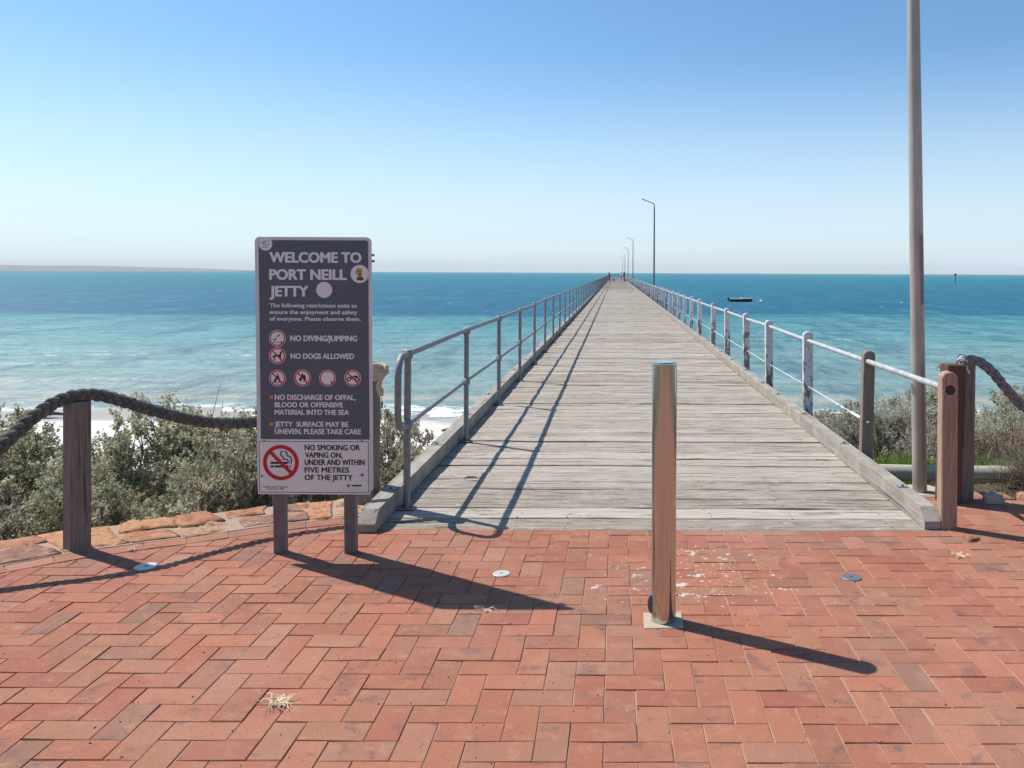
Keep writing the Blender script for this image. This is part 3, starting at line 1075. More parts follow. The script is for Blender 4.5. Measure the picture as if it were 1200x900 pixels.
# ------------------------------------------------------------------ jetty
JEND = 240.0
jet = empty('jetty', (0, DECK_Y, 0))
tag(jet, 'long straight timber jetty of weathered grey cross planks running out to sea', 'jetty')
XL, XR = -1.57, 2.05
PW = 0.235
variants = []
for k in range(8):
    V, F = [], []
    b = .004
    NX = 14
    e0, e1 = XL - random.uniform(0, .03), XR + random.uniform(0, .012)
    wob = [random.gauss(0, .0018) for _ in range(NX + 1)]
    wob2 = [random.gauss(0, .0018) for _ in range(NX + 1)]
    hz = [random.gauss(0, .0022) for _ in range(NX + 1)]
    for i in range(NX + 1):
        x = e0 + (e1 - e0) * i / NX
        y0, y1, z = wob[i], 1.0 + wob2[i], hz[i]
        V += [(x, y0, -.06), (x, y0, z - b), (x, y0 + .02, z), (x, y1 - .02, z), (x, y1, z - b), (x, y1, -.06)]
    for i in range(NX):
        for q in range(5):
            a = i * 6 + q
            F.append((a, a + 6, a + 7, a + 1))
    F.append(tuple(range(6))); F.append(tuple(range(NX * 6, NX * 6 + 6))[::-1])
    variants.append(mesh_from('plank', V, F, 'deck'))
y = 0.0
npl = 0
sv, sf, sr = [], [], []
while y < JEND - DECK_Y:
    wdt = PW * random.uniform(.84, 1.12) if npl else .235
    if npl < 299:
        o = link('plank', random.choice(variants), jet, (0, y, random.gauss(0, .0022) - .002), (random.gauss(0, .008), 0, 0), (1, wdt, 1))
    else:
        n = len(sv)
        z = random.gauss(0, .0028) - .002
        g_ = .0055
        sv += [(XL, y + g_, z - .06), (XR, y + g_, z - .06), (XR, y + wdt - g_, z - .06), (XL, y + wdt - g_, z - .06), (XL, y + g_, z), (XR, y + g_, z), (XR, y + wdt - g_, z), (XL, y + wdt - g_, z)]
        sf += [tuple(i + n for i in f) for f in ((4, 5, 6, 7), (0, 1, 5, 4), (1, 2, 6, 5), (2, 3, 7, 6), (3, 0, 4, 7), (3, 2, 1, 0))]
        sr += [random.random()] * 6
    y += wdt + (random.uniform(.004, .009) if npl > 12 and random.random() < .68 else random.uniform(.010, .022))
    npl += 1
tag(link('planks', mesh_from('planks', sv, sf, 'deck', rnd=sr), jet), kind='stuff')
# nail heads over the bearers
nm = MB()
yy_ = 0.05
while yy_ < 28:
    for xb in (-1.30, -.62, -.30, .62, 1.15, 1.75):
        if random.random() < .8:
            x, yq = xb + random.gauss(0, .018), yy_ + random.gauss(0, .012)
            nm.add([(x + .0065 * math.cos(a), yq + .0065 * math.sin(a), .0045) for a in np.arange(6) * PI / 3] + [(x, yq, .006)], [(i, (i + 1) % 6, 6) for i in range(6)])
    yy_ += .10
tag(nm.obj('nails', 'dark_metal', jet), kind='stuff')
# bearers, crossheads, piles
for xb in (-1.45, -.6, .5, 1.25, 1.92):
    MB().box((xb - .075, .03, -.33), (xb + .075, JEND - DECK_Y, -.066)).obj('bearer', 'pile', jet)
pm = MB().tube([(0, 0, -7), (0, 0, -.66)], [.17, .15], 12).mesh('pile', 'pile', True)
cm = MB().box((-1.95, -.13, -.66), (2.45, .13, -.334), .01).mesh('crosshead', 'pile')
yy_ = 4.0
while yy_ < JEND - DECK_Y:
    for xp in (-1.45, 1.9):
        link('pile', pm, jet, (xp, yy_, 0))
    link('crosshead', cm, jet, (0, yy_, 0))
    yy_ += 6.6


def kerb_piece(x0, x1, y0, y1, front=False):
    h = .125
    mb = MB()
    if front:
        V = [(x0, y0, .003), (x1, y0, .003), (x1, y0, .052), (x0, y0, .052), (x1, y0 + .085, h), (x0, y0 + .085, h), (x1, y1, h), (x0, y1, h), (x1, y1, .003), (x0, y1, .003)]
        F = [(0, 1, 2, 3), (3, 2, 4, 5), (5, 4, 6, 7), (7, 6, 8, 9), (1, 8, 6, 4, 2), (0, 3, 5, 7, 9), (0, 9, 8, 1)]
        mb.add(V, F)
    else:
        mb.box((x0, y0, .003), (x1, y1, h), .006)
    return mb


for side, (x0, x1) in (('l', (-1.565, -1.455)), ('r', (1.935, 2.035))):
    y0 = 5.05 if side == 'l' else 5.16
    first = True
    while y0 < JEND:
        L = 5.4 if y0 < 100 else 10.8
        o = kerb_piece(x0, x1, 0, min(L - .006, JEND - y0), first).obj('kerb_beam', 'kerb', jet, (random.gauss(0, .002), y0 - DECK_Y, 0))
        # steel straps and bolts on the beam
        for yb in (0.55, 2.0, 3.5, 4.9):
            if y0 < 40:
                b = MB().box((x0 + .012, yb - .028, .125), (x1 - .012, yb + .028, .130))
                b.tube([((x0 + x1) / 2, yb, .13), ((x0 + x1) / 2, yb, .143)], .011, 6)
                b.obj('bolt_plate', 'galv', o)
        y0 += L
        first = False
# end railing across the head of the jetty
er = empty('end_railing', (0, JEND - .3, 0))
tag(er, 'grey rail across the far seaward end of the jetty', 'railing')
for xp in (-1.4, -.3, .8, 1.9):
    MB().box((xp - .05, -.05, 0), (xp + .05, .05, 1.1)).obj('post', 'grey_brown', er)
for zr in (.55, 1.02):
    MB().box((-1.5, -.07, zr), (2.0, -.052, zr + .14)).obj('rail', 'grey_brown', er)

# ------------------------------------------------------------------ left handrail (galvanised pipe)
XR_ = -1.396
lr = empty('pipe_handrail', (XR_, 0, 0))
tag(lr, 'grey galvanised two-rail pipe handrail with looped end along the jetty left side', 'handrail')
posts = [5.57, 7.78, 9.96]
while posts[-1] < JEND - 3: posts.append(posts[-1] + 2.19)
pmb = MB().tube([(0, 0, 0.0), (0, 0, 1.04)], .0235, 12)
pm = pmb.mesh('post', 'galv', True)
fl = MB().box((-.055, -.05, 0.003), (.055, .05, .012), .002)
for sx_ in (-.035, .035):
    fl.tube([(sx_, 0, .012), (sx_, 0, .026)], .011, 6)
fl = fl.mesh('base_flange', 'galv')
jm = MB().tube([(0, 0, -.036), (0, 0, -.026), (0, 0, 0), (0, 0, .026), (0, 0, .034)], [.026, .034, .038, .034, .02], 12).mesh('pipe_fitting', 'galv', True)
for k, yp in enumerate(posts):
    link('post', pm, lr, (0, yp, 0), (random.gauss(0, .006), random.gauss(0, .004), 0))
    if yp < 30: link('base_flange', fl, lr, (0, yp, 0))
    link('pipe_fitting', jm, lr, (0, yp, 1.04))
    link('pipe_fitting', jm, lr, (0, yp, .565))
loop = []
y0 = 5.57
for t in np.linspace(0, 1, 9):
    a = t * PI / 2
    loop.append((0, y0 - .125 - .115 * math.sin(a), 1.04 - .135 * (1 - math.cos(a))))
for t in np.linspace(0, 1, 9):
    a = t * PI / 2
    loop.append((0, y0 - .125 - .115 * math.cos(a), .565 + .135 * (1 - math.sin(a))))
loop = [(0, y0, 1.04)] + loop + [(0, y0, .565)]
MB().tube(loop, .0225, 14).obj('looped_end', 'galv', lr, smooth=True)
for zr in (1.04, .565):
    MB().tube([(random.gauss(0, .004) if 0 < i else 0, yy_, zr + (random.gauss(0, .005) if i else 0)) for i, yy_ in enumerate(posts)], .0215 if zr > .8 else .018, 12).obj('rail', 'galv', lr, smooth=True)

# ------------------------------------------------------------------ right post-and-pipe fence
XF = 2.09
rf = empty('post_and_pipe_fence', (XF, 0, 0))
tag(rf, 'fence of round-topped peeling white posts and pale pipe rail along the jetty right side', 'fence')
posts = [5.16, 6.85, 8.94, 11.17, 13.13, 15.35, 17.6, 20.4, 22.65]
while posts[-1] < JEND - 3: posts.append(posts[-1] + 2.25)


def round_post(mat, H=.96, hw=.05, t=.08, bury=.3, bev=.006):
    prof = [(-hw, -bury), (hw, -bury), (hw, H - hw * .85)]
    for k in range(1, 10):
        a = k * PI / 10
        prof.append((hw * math.cos(a), H - hw * .85 + hw * .85 * math.sin(a)))
    prof.append((-hw, H - hw * .85))
    n = len(prof)
    cz = H / 2
    ins = [(x * (1 - bev / hw), (z - bev if z > 0 else z)) for x, z in prof]
    V = [(x, 0, z) for x, z in ins] + [(x, bev, z) for x, z in prof] + [(x, t - bev, z) for x, z in prof] + [(x, t, z) for x, z in ins]
    F = [tuple(range(n)), tuple(range(3 * n, 4 * n))[::-1]]
    for l in range(3):
        for k in range(n):
            a, b = l * n + k, l * n + (k + 1) % n
            F.append((a, a + n, b + n, b))
    return mesh_from('post', V, F, mat)


pw = round_post('white_post')
pw2 = round_post('white_post', .95, .048, .078)
for k, yp in enumerate(posts):
    if k == 0: me = round_post('brown_post', .985, .05, .08)
    elif k == 1: me = round_post('grey_brown', .96, .048, .075)
    else: me = pw if k % 3 else pw2
    o = link('post', me, rf, (0, yp, 0 if k == 0 else random.gauss(0, .008)), (random.gauss(0, .006), random.gauss(0, .008) if k else 0, random.gauss(0, .03) if k > 1 else 0))
    if k == 0: o['label'] = 'unpainted reddish brown end post'
    if k == 1: o['label'] = 'unpainted dark grey brown post'
yy_ = [posts[0] + .004] + [p + .04 for p in posts[1:]]
MB().tube([(0, a, .872 + (random.gauss(0, .003) if i else 0)) for i, a in enumerate(yy_)], .021, 12).obj('pipe_rail', 'galv_pale', rf, smooth=True)
MB().tube([(0, posts[0] - .006, .872), (0, posts[0] + .002, .872)], .031, 18).obj('pipe_cap', 'cap_blue', rf)
wz = .37
MB().tube([(0, posts[1] - .02, wz)] + [(0, p + .04, wz + random.gauss(0, .003)) for p in posts[2:40]], .0042, 6).obj('wire', 'wire', rf)
tb = MB()
tb.tube([(0, 6.95, wz), (0, 7.05, wz), (0, 7.06, wz), (0, 7.30, wz), (0, 7.31, wz), (0, 7.42, wz)], [.006, .006, .013, .013, .006, .006], 8)
tb.tube([(0, 7.55, wz), (0, 7.60, wz)], .011, 8)
tb.tube([(0, 7.72, wz), (0, 7.77, wz)], .010, 8)
tb.obj('turnbuckle', 'wire', rf)
MB().tube([(0, posts[1] - .045, wz), (0, posts[1] - .001, wz)], [.008, .013], 8).obj('eye_bolt', 'galv_pale', rf)

# ------------------------------------------------------------------ rope fence
def square_post(name, s, H, mat, bury=.3, bev=.006, chamf=.0):
    mb = MB().box((-s / 2, -s / 2, -bury), (s / 2, s / 2, H), bev)
    return mb.mesh(name, mat)


p1 = link('rope_post', square_post('rope_post', .105, .845, 'rope_post'), None, (-3.075, 4.74, 0), (0, R(-.4), R(-30)))
tag(p1, 'square weathered grey post carrying the thick rope near the left end of the stone edging', 'post', 'rope fence posts')
p2 = link('rope_post', square_post('rope_post', .115, .90, 'rope_post'), None, (-1.69, 5.70, 0), (0, 0, R(-8)))
tag(p2, 'grey timber rope post standing half hidden behind the notice board', 'post', 'rope fence posts')
p3 = link('rope_post', square_post('rope_post', .105, .85, 'rope_post'), None, (-4.72, 2.68, 0), (0, 0, R(-30)))
tag(p3, 'grey rope post beyond the left edge of the view', 'post', 'rope fence posts')
p4 = link('rope_post', square_post('rope_post', .098, .975, 'rope_post'), None, (2.475, 5.86, 0), (0, R(.6), R(6)))
tag(p4, 'rough dark grey rope post with white cord on top, right of the jetty entrance', 'post', 'rope fence posts')
p5 = link('rope_post', square_post('rope_post', .10, .92, 'rope_post'), None, (4.6, 5.25, 0), (0, 0, R(30)))
tag(p5, 'grey rope post beyond the right edge of the view', 'post', 'rope fence posts')
p6 = link('timber_post', square_post('timber_post', .13, .965, 'dark_brown'), None, (2.335, 5.80, 0), (0, R(2.2), R(3)))
tag(p6, 'dark brown flat-topped post squeezed between the brown end post and the rough rope post', 'post')


def catmull(P, n=12):
    P = [Vector(p) for p in P]
    P = [P[0] * 2 - P[1]] + P + [P[-1] * 2 - P[-2]]
    out = []
    for i in range(1, len(P) - 2):
        for k in range(n):
            t = k / n
            a, b, c, d = P[i - 1], P[i], P[i + 1], P[i + 2]
            out.append(.5 * ((2 * b) + (c - a) * t + (2 * a - 5 * b + 4 * c - d) * t * t + (3 * b - a - 3 * c + d) * t ** 3))
    out.append(P[-2])
    return out


def rope(name, ctrl, mat, label, pitch=.15, a=.0215, b=.014, r=.0170):
    path = catmull(ctrl, 30)
    L = [0]
    for i in range(1, len(path)): L.append(L[-1] + (path[i] - path[i - 1]).length)
    tot = L[-1]
    N = int(tot / .011)
    sm = []
    for k in range(N + 1):
        s = tot * k / N
        i = min(max(int(np.searchsorted(L, s)) - 1, 0), len(path) - 2)
        f = (s - L[i]) / max(1e-9, L[i + 1] - L[i])
        sm.append((path[i].lerp(path[i + 1], f), s))
    root = empty(name, ctrl[0])
    tag(root, label, 'rope')
    o0 = Vector(ctrl[0])
    for k in range(3):
        pts, rr = [], []
        for i, (p, s) in enumerate(sm):
            t = (sm[min(i + 1, N)][0] - sm[max(i - 1, 0)][0]).normalized()
            hor = Vector((0, 0, 1)).cross(t)
            if hor.length < 1e-6: hor = Vector((1, 0, 0))
            hor.normalize()
            up = t.cross(hor)
            th = 2 * PI * s / pitch + 2 * PI * k / 3
            pts.append(p - o0 + up * a * math.sin(th) + hor * b * math.sin(2 * th) + Vector((random.gauss(0, .0008), random.gauss(0, .0008), random.gauss(0, .0008))))
            rr.append(r * (1 + random.gauss(0, .03)))
        MB().tube(pts, rr, 9).obj('strand', mat, root, smooth=True)
    return root


# left rope: drops from the far-left post, over the corner post, sags behind the board, up to the post behind it
zt = .865
rope('mooring_rope', [(-4.70, 2.70, .875), (-4.45, 2.99, .62), (-4.15, 3.40, .36), (-3.80, 3.81, .24), (-3.50, 4.14, .36), (-3.31, 4.42, .62), (-3.21, 4.57, .78), (-3.13, 4.68, .862), (-3.03, 4.77, .878), (-2.938, 4.836, .85), (-2.73, 4.98, .742), (-2.527, 5.124, .66),
                      (-2.32, 5.27, .632), (-2.10, 5.42, .66), (-1.90, 5.56, .76), (-1.78, 5.65, .86), (-1.70, 5.69, .905)], 'rope', 'thick dark grey plaited rope slung over the left posts and behind the notice board')
rope('mooring_rope', [(2.47, 5.84, .99), (2.55, 5.82, .985), (2.63, 5.80, .925), (2.71, 5.77, .82), (2.81, 5.74, .70), (2.98, 5.70, .58), (3.3, 5.63, .48), (3.75, 5.48, .47), (4.2, 5.36, .62), (4.6, 5.25, .94)], 'rope_brown',
     'thick brownish rope drooping to the right from the rough dark post', .18, .020, .014, .0165)


def knot(name, loc, r0, mat, label, n=90, tail=.16, rr=.013, seed=1):
    rn = random.Random(seed)
    pts = []
    for k in range(n):
        a = k * .42
        rad = r0 * (1 + .22 * math.sin(a * .37 + seed))
        pts.append((rad * math.cos(a) * 1.0, rad * math.sin(a) * .9, .03 * math.sin(a * .61) + .02 * math.cos(a * 1.3) + rn.gauss(0, .002)))
    x, y, z = pts[-1]
    pts2 = [(r0 * .8, -r0 * .9, .0)] + [(r0 * .8 + .01 * math.sin(k * 1.7), -r0 * .95 - .004 * k, -tail * k / 5) for k in range(1, 6)]
    mb = MB().tube(pts, rr, 8)
    o = empty(name, loc)
    tag(o, label, 'rope')
    mb.obj('coil', mat, o, smooth=True)
    MB().tube(pts2, [rr * 1.3, rr * 1.2, rr * 1.1, rr * 1.3, rr * 1.5, rr * 1.1], 8).obj('frayed_tail', mat, o, smooth=True)
    return o


knot('rope_knot', (-1.635, 5.66, .915), .062, 'rope_pale', 'pale frayed rope knot tied on top of the post behind the notice board', seed=2, rr=.0155)
knot('rope_knot', (2.455, 5.85, .985), .026, 'rope_white', 'small white cord knot on top of the rough dark post', n=40, tail=.09, rr=.007, seed=4)

# ------------------------------------------------------------------ lamp posts
def lamp(name, loc, H, label, mat='pole', r0=.052, lean=0.0, n=14, small=False):
    o = empty(name, loc, (0, lean, 0))
    tag(o, label, 'lamp post', 'lamp posts along the jetty')
    pts = [(0, 0, -.3), (0, 0, 0), (0, 0, H * .45)]
    MB().tube(pts + [(0, 0, H - .35)], [r0, r0, r0 * .93, r0 * .75], n).obj('pole', mat, o, smooth=True)
    arm = [(0, 0, H - .35), (0, 0, H - .12), (-.035, 0, H - .03), (-.10, 0, H + .02), (-.45, 0, H + .15)]
    MB().tube(arm, [r0 * .62, r0 * .6, r0 * .55, r0 * .5, r0 * .45], 8).obj('arm', mat, o, smooth=True)
    hd = MB()
    V, F = [], []
    for t, wd, th in ((0, .03, .03), (.12, .06, .05), (.30, .065, .045), (.40, .03, .02)):
        x = -.42 - t * .93; z = H + .14 + t * .35
        V += [(x, -wd, z - th * .5), (x, wd, z - th * .5), (x, wd * .7, z + th * .5), (x, -wd * .7, z + th * .5)]
    for i in range(3):
        for k in range(4):
            a, b = i * 4 + k, i * 4 + (k + 1) % 4
            F.append((a, b, b + 4, a + 4))
    F += [(3, 2, 1, 0), (12, 13, 14, 15)]
    hd.add(V, F).obj('lamp_head', 'dark_metal', o)
    return o


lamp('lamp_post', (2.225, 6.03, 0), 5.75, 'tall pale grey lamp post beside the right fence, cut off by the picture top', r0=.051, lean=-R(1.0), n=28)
for yp, X, lab in ((49.5, 2.22, 'nearest and tallest looking lamp post on the jetty deck, its arm bent left'), (104, 2.12, 'second lamp post out along the jetty'),
                   (143, 2.12, 'third lamp post out along the jetty'), (184, 2.05, 'fourth lamp post out along the jetty'), (231, 2.0, 'farthest lamp post near the head of the jetty')):
    lamp('lamp_post', (X + .1, yp, 0), 5.75, lab, 'dark_metal' if yp < 130 else 'sign_post', r0=.052, n=8)
# concrete footing of the near lamp post
tag(MB().prism([(2.10, 5.92), (2.36, 5.90), (2.42, 6.1), (2.35, 6.24), (2.12, 6.22)], -.2, .012, .01).obj('concrete_footing', 'concrete'), 'pale concrete pad at the foot of the near lamp post', 'footing')

# ------------------------------------------------------------------ bollard
bo = empty('bollard', (0.2285, 3.80, 0))
tag(bo, 'round polished stainless steel bollard in the middle of the jetty entrance', 'bollard')
Hb = 1.185
MB().tube([(0, 0, 0.0), (0, 0, .01), (0, 0, Hb - .008), (0, 0, Hb - .004), (0, 0, Hb)], [.0565, .0565, .0565, .0563, .0545], 64).obj('tube', 'steel', bo, smooth=True)
MB().tube([(0, 0, Hb), (0, 0, Hb + .002)], [.053, .050], 48).obj('cap', 'steel', bo)
hp = []
for k in range(13):
    a = PI / 2 + k * PI / 12
    hp.append((-.052 + .022 * math.cos(a), .045 * math.sin(a)))
V = [(x, -.006, z + .075) for x, z in hp] + [(x, .006, z + .075) for x, z in hp]
n = len(hp)
F = [tuple(range(n)), tuple(range(n, 2 * n))[::-1]] + [(k, k + n, (k + 1) % n + n, (k + 1) % n) for k in range(n)]
MB().add(V, F).obj('locking_lug', 'sign_post', bo)
pd = MB().prism([(-.092, -.095), (.086, -.085), (.088, .085), (-.09, .075)], -.02, .0035, .002)
tag(pd.obj('concrete_pad', 'concrete', None, (0.2285, 3.80, 0)), 'pale square of concrete set in the pavers round the bollard foot', 'footing')


def ground_disc(x, y, r, mat, label):
    o = MB().tube([(0, 0, 0), (0, 0, .004), (0, 0, .006)], [r, r, r * .94], 28).obj('ground_disc', mat, None, (x, y, .0005))
    MB().tube([(0, 0, .006), (0, 0, .008)], r * .12, 10).obj('screw', 'dark_metal', o)
    tag(o, label, 'ground disc', 'small discs set into the pavers')


ground_disc(-.594, 4.37, .046, 'disc_white', 'small round white disc in the pavers by the shadow of the notice board')
ground_disc(-2.515, 4.45, .058, 'disc_white', 'pale round disc in the pavers where the rope and left post shadows meet')
ground_disc(1.243, 4.34, .054, 'disc_grey', 'round grey disc in the pavers right of the bollard')

# ------------------------------------------------------------------ notice board
SX, SY = -1.712, 4.685
LEAN = R(2.2)
sg = empty('notice_board', (SX, SY, 0), (LEAN, 0, 0))
tag(sg, 'tall slate blue notice board on two legs with white no smoking panel below', 'sign')


def sp_(px, py):
    """photo position on the board -> local board x,z"""
    z = .8
    for _ in range(6):
        s = 970 / (SY - z * math.sin(LEAN) - .035)
        z = (CAM_H - (py - 318.1) / s) / math.cos(LEAN)
    # roll of the camera: small sideways drift with height
    X = ((px - 721) + (py - 319.6) * .00436) / s
    return X - SX, z


FY = -.035      # face plane of the board


def plate(name, poly, y, th, mat, parent=sg):
    """poly = list of local (x,z), counter-clockwise from the front; front face at y"""
    n = len(poly)
    V = [(x, y, z) for x, z in poly] + [(x, y + th, z) for x, z in poly]
    F = [tuple(range(n)), tuple(range(n, 2 * n))[::-1]] + [(k, k + n, (k + 1) % n + n, (k + 1) % n) for k in range(n)]
    return MB().add(V, F).obj(name, mat, parent)


def rrect(x0, z0, x1, z1, r, seg=6):
    out = []
    for cx, cz, a0 in ((x1 - r, z0 + r, -90), (x1 - r, z1 - r, 0), (x0 + r, z1 - r, 90), (x0 + r, z0 + r, 180)):
        for k in range(seg + 1):
            a = R(a0 + 90 * k / seg)
            out.append((cx + r * math.cos(a), cz + r * math.sin(a)))
    return out


for px in (325, 408.3):
    x, _ = sp_(px, 648)
    MB().box((x - .031, -.015, -.25), (x + .031, .045, 1.70), .004).obj('leg', 'sign_post', sg)
x0, z0 = sp_(301.8, 577)
x1, z1 = sp_(434.6, 277.5)
plate('board', rrect(x0, z0, x1, z1, .028), FY + .003, .012, 'sign_border')
a0 = sp_(305.6, 517); a1 = sp_(431.2, 281.3)
plate('slate_panel', rrect(a0[0], a0[1], a1[0], a1[1], .016), FY + .0016, .0014, 'sign_slate')
b0 = sp_(302.4, 579); b1 = sp_(433.4, 514.8)
wp = plate('white_panel', rrect(b0[0], b0[1], b1[0], b1[1], .004, 2), FY - .0005, .003, 'sign_white')
YB = FY + .0008    # print on the slate
YW = FY - .0012    # print on the white plate


def frame_line(x0, z0, x1, z1, t, y, mat, name='border_line', parent=sg):
    mb = MB()
    for (a, b, c, d) in ((x0, z0, x1, z0 + t), (x0, z1 - t, x1, z1), (x0, z0 + t, x0 + t, z1 - t), (x1 - t, z0 + t, x1, z1 - t)):
        mb.add([(a, y, b), (c, y, b), (c, y, d), (a, y, d)], [(0, 1, 2, 3)])
    return mb.obj(name, mat, parent)


c0 = sp_(304, 577); c1 = sp_(432, 516.8)
frame_line(c0[0], c0[1], c1[0], c1[1], .0032, YW, 'ink')


def text(s, px0, px1, py_top, py_base, y, mat, bold=.02, name='lettering'):
    """one line of lettering fitted between two photo columns; capital height py_top..py_base"""
    cu = bpy.data.curves.new(name, 'FONT')
    cu.body = s
    cu.size = 1
    cu.resolution_u = 3
    o = bpy.data.objects.new(name, cu)
    C.objects.link(o)
    dg = bpy.context.evaluated_depsgraph_get()
    me = bpy.data.meshes.new_from_object(o.evaluated_get(dg))
    bpy.data.objects.remove(o)
    v = np.array([tuple(q.co) for q in me.vertices], np.float32)
    fs = [tuple(p.vertices) for p in me.polygons]
    bpy.data.meshes.remove(me)
    x0, zb = sp_(px0, py_base)
    x1, _ = sp_(px1, py_base)
    _, zt = sp_(px0, py_top)
    zh = zt - zb
    bw = bold * zh * 1.5
    x0 += bw; x1 -= bw
    V, F = [], []
    for k, (dx, dz) in enumerate(((0, 0), (-1, 0), (1, 0), (-.6, .8), (.6, .8), (-.6, -.8), (.6, -.8))):
        w = np.empty_like(v)
        w[:, 0] = x0 + (v[:, 0] - v[:, 0].min()) / (v[:, 0].max() - v[:, 0].min()) * (x1 - x0) + dx * bw
        w[:, 2] = zb + v[:, 1] / .70 * zh + dz * bw * .7
        w[:, 1] = y - k * .00006
        n = len(V)
        V += [tuple(q) for q in w]
        F += [tuple(i + n for i in f) for f in fs]
    return link(name, mesh_from(name, V, F, mat), sg)


text('WELCOME TO', 315.6, 423.8, 295.4, 307.2, YB, 'sign_text', .046)
text('PORT NEILL', 315.3, 406.5, 315.5, 327.3, YB, 'sign_text', .046)
text('JETTY', 315.8, 361.5, 335.0, 347.0, YB, 'sign_text', .046)
text('The following restrictions exist to', 315.8, 418.2, 355.4, 360.0, YB, 'sign_text', .034)
text('ensure the enjoyment and safety', 315.8, 418.8, 363.2, 367.8, YB, 'sign_text', .034)
text('of everyone. Please observe them.', 315.8, 422.8, 371.0, 375.6, YB, 'sign_text', .034)
text('NO DIVING/JUMPING', 340.0, 418.5, 393.0, 399.4, YB, 'sign_text', .042)
text('NO DOGS ALLOWED', 340.4, 415.2, 414.0, 420.2, YB, 'sign_text', .042)
text('NO DISCHARGE OF OFFAL,', 321.8, 416.8, 462.4, 468.4, YB, 'sign_text', .042)
text('BLOOD OR OFFENSIVE', 321.8, 402.0, 471.2, 477.0, YB, 'sign_text', .042)
text('MATERIAL INTO THE SEA', 321.8, 409.0, 480.0, 485.8, YB, 'sign_text', .042)
text('JETTY  SURFACE MAY BE', 321.8, 408.2, 494.0, 499.8, YB, 'sign_text', .042)
text('UNEVEN. PLEASE TAKE CARE', 321.8, 423.2, 502.4, 508.4, YB, 'sign_text', .042)
for py in (465.5, 497.2):
    a = sp_(315.9, py + 1.9); b = sp_(319.9, py - 1.9)
    MB().add([(a[0], YB, a[1]), (b[0], YB, a[1]), (b[0], YB, b[1]), (a[0], YB, b[1])], [(0, 1, 2, 3)]).obj('bullet', 'orange', sg)
text('NO SMOKING OR', 357.0, 422.0, 520.9, 527.2, YW, 'ink', .034)
text('VAPING ON,', 357.4, 401.5, 529.8, 536.0, YW, 'ink', .034)
text('UNDER AND WITHIN', 357.0, 427.5, 538.2, 544.5, YW, 'ink', .034)
text('FIVE METRES', 357.0, 409.3, 547.2, 553.3, YW, 'ink', .034)
text('OF THE JETTY', 357.0, 413.5, 556.0, 562.2, YW, 'ink', .034)
text('Tobacco and E-Cigarette', 308.2, 337.0, 569.3, 571.2, YW, 'ink', .008)
text('Products Act 1997', 312.4, 332.8, 571.9, 573.7, YW, 'ink', .008)


def disc(cx, cy, r, y, mat, name, seg=36, r_in=None, parent=sg):
    """disc or ring centred on photo position, radius in photo pixels"""
    c = sp_(cx, cy); e = sp_(cx + r, cy)
    rr = e[0] - c[0]
    if r_in is None:
        V = [(c[0] + rr * math.cos(2 * PI * k / seg), y, c[1] + rr * math.sin(2 * PI * k / seg)) for k in range(seg)]
        F = [tuple(range(seg))]
    else:
        q = rr * r_in / r
        V = [(c[0] + s * math.cos(2 * PI * k / seg), y, c[1] + s * math.sin(2 * PI * k / seg)) for s in (rr, q) for k in range(seg)]
        F = [(k, (k + 1) % seg, (k + 1) % seg + seg, k + seg) for k in range(seg)]
    return MB().add(V, F).obj(name, mat, parent)


def poly(pts, cx, cy, sc, y, mat, name, parent):
    """pts in units of sc photo pixels, x right, y down"""
    mb = MB()
    for pl in pts:
        V = []
        for (a, b) in pl:
            p = sp_(cx + a * sc, cy + b * sc)
            V.append((p[0], y, p[1]))
        mb.add(V, [tuple(range(len(V)))[::-1]])
    return mb.obj(name, mat, parent)


def bar(x0, y0, x1, y1, w):
    d = math.hypot(x1 - x0, y1 - y0); nx, ny = -(y1 - y0) / d * w / 2, (x1 - x0) / d * w / 2
    return [(x0 + nx, y0 + ny), (x1 + nx, y1 + ny), (x1 - nx, y1 - ny), (x0 - nx, y0 - ny)]


def circ(cx, cy, r, n=12):
    return [(cx + r * math.cos(2 * PI * k / n), cy + r * math.sin(2 * PI * k / n)) for k in range(n)]


def ban(cx, cy, art, slash=True, name='prohibition_symbol', r=9.8):
    o = disc(cx, cy, r, YB, 'sign_white', name)
    disc(cx, cy, r * .94, YB - .0005, 'red', 'red_ring', r_in=r * .79, parent=o)
    if art: poly(art, cx, cy, r, YB - .0009, 'ink', 'pictogram', o)
    if slash == True: poly([bar(-.62, -.62, .62, .62, .15)], cx, cy, r, YB - .0013, 'red', 'slash', o)
    elif slash: poly([bar(.38, .38, .68, .68, .2)], cx, cy, r, YB - .0013, 'red', 'slash', o)
    return o


ban(325, 396.4, [bar(-.55, .46, .35, .46, .06), bar(-.45, .26, -.12, -.02, .13), bar(-.42, .1, -.3, .3, .08), bar(-.02, -.2, .26, -.40, .14), bar(.2, -.36, .36, -.58, .06)], 'stub')
ban(325, 416.8, [[(-.42, -.02), (-.05, -.12), (.22, -.1), (.38, -.5), (.56, -.58), (.66, -.4), (.5, -.3), (.44, .1), (.3, .26), (.1, .08), (-.2, .1), (-.32, .24), (-.46, .18)],
                 bar(-.38, .1, -.3, .56, .11), bar(.34, .1, .44, .55, .1), bar(-.4, 0, -.62, .22, .08), bar(-.34, .2, -.56, .3, .06)])
ban(325, 443.2, [[(-.02, -.42), (.2, -.2), (.44, .42), (.18, .42), (.04, .0), (-.18, .42), (-.5, .42)], bar(-.6, .5, .55, .5, .07), circ(.02, -.48, .09)])
ban(354.4, 442.6, [[(0, -.62), (.14, -.3), (.34, -.34), (.42, .1), (.3, .38), (.1, .5), (.2, .2), (0, .05), (-.14, .3), (-.1, .5), (-.38, .34), (-.42, -.02), (-.26, .06), (-.2, -.2)]])
ban(383.8, 442.8, None, 'stub')
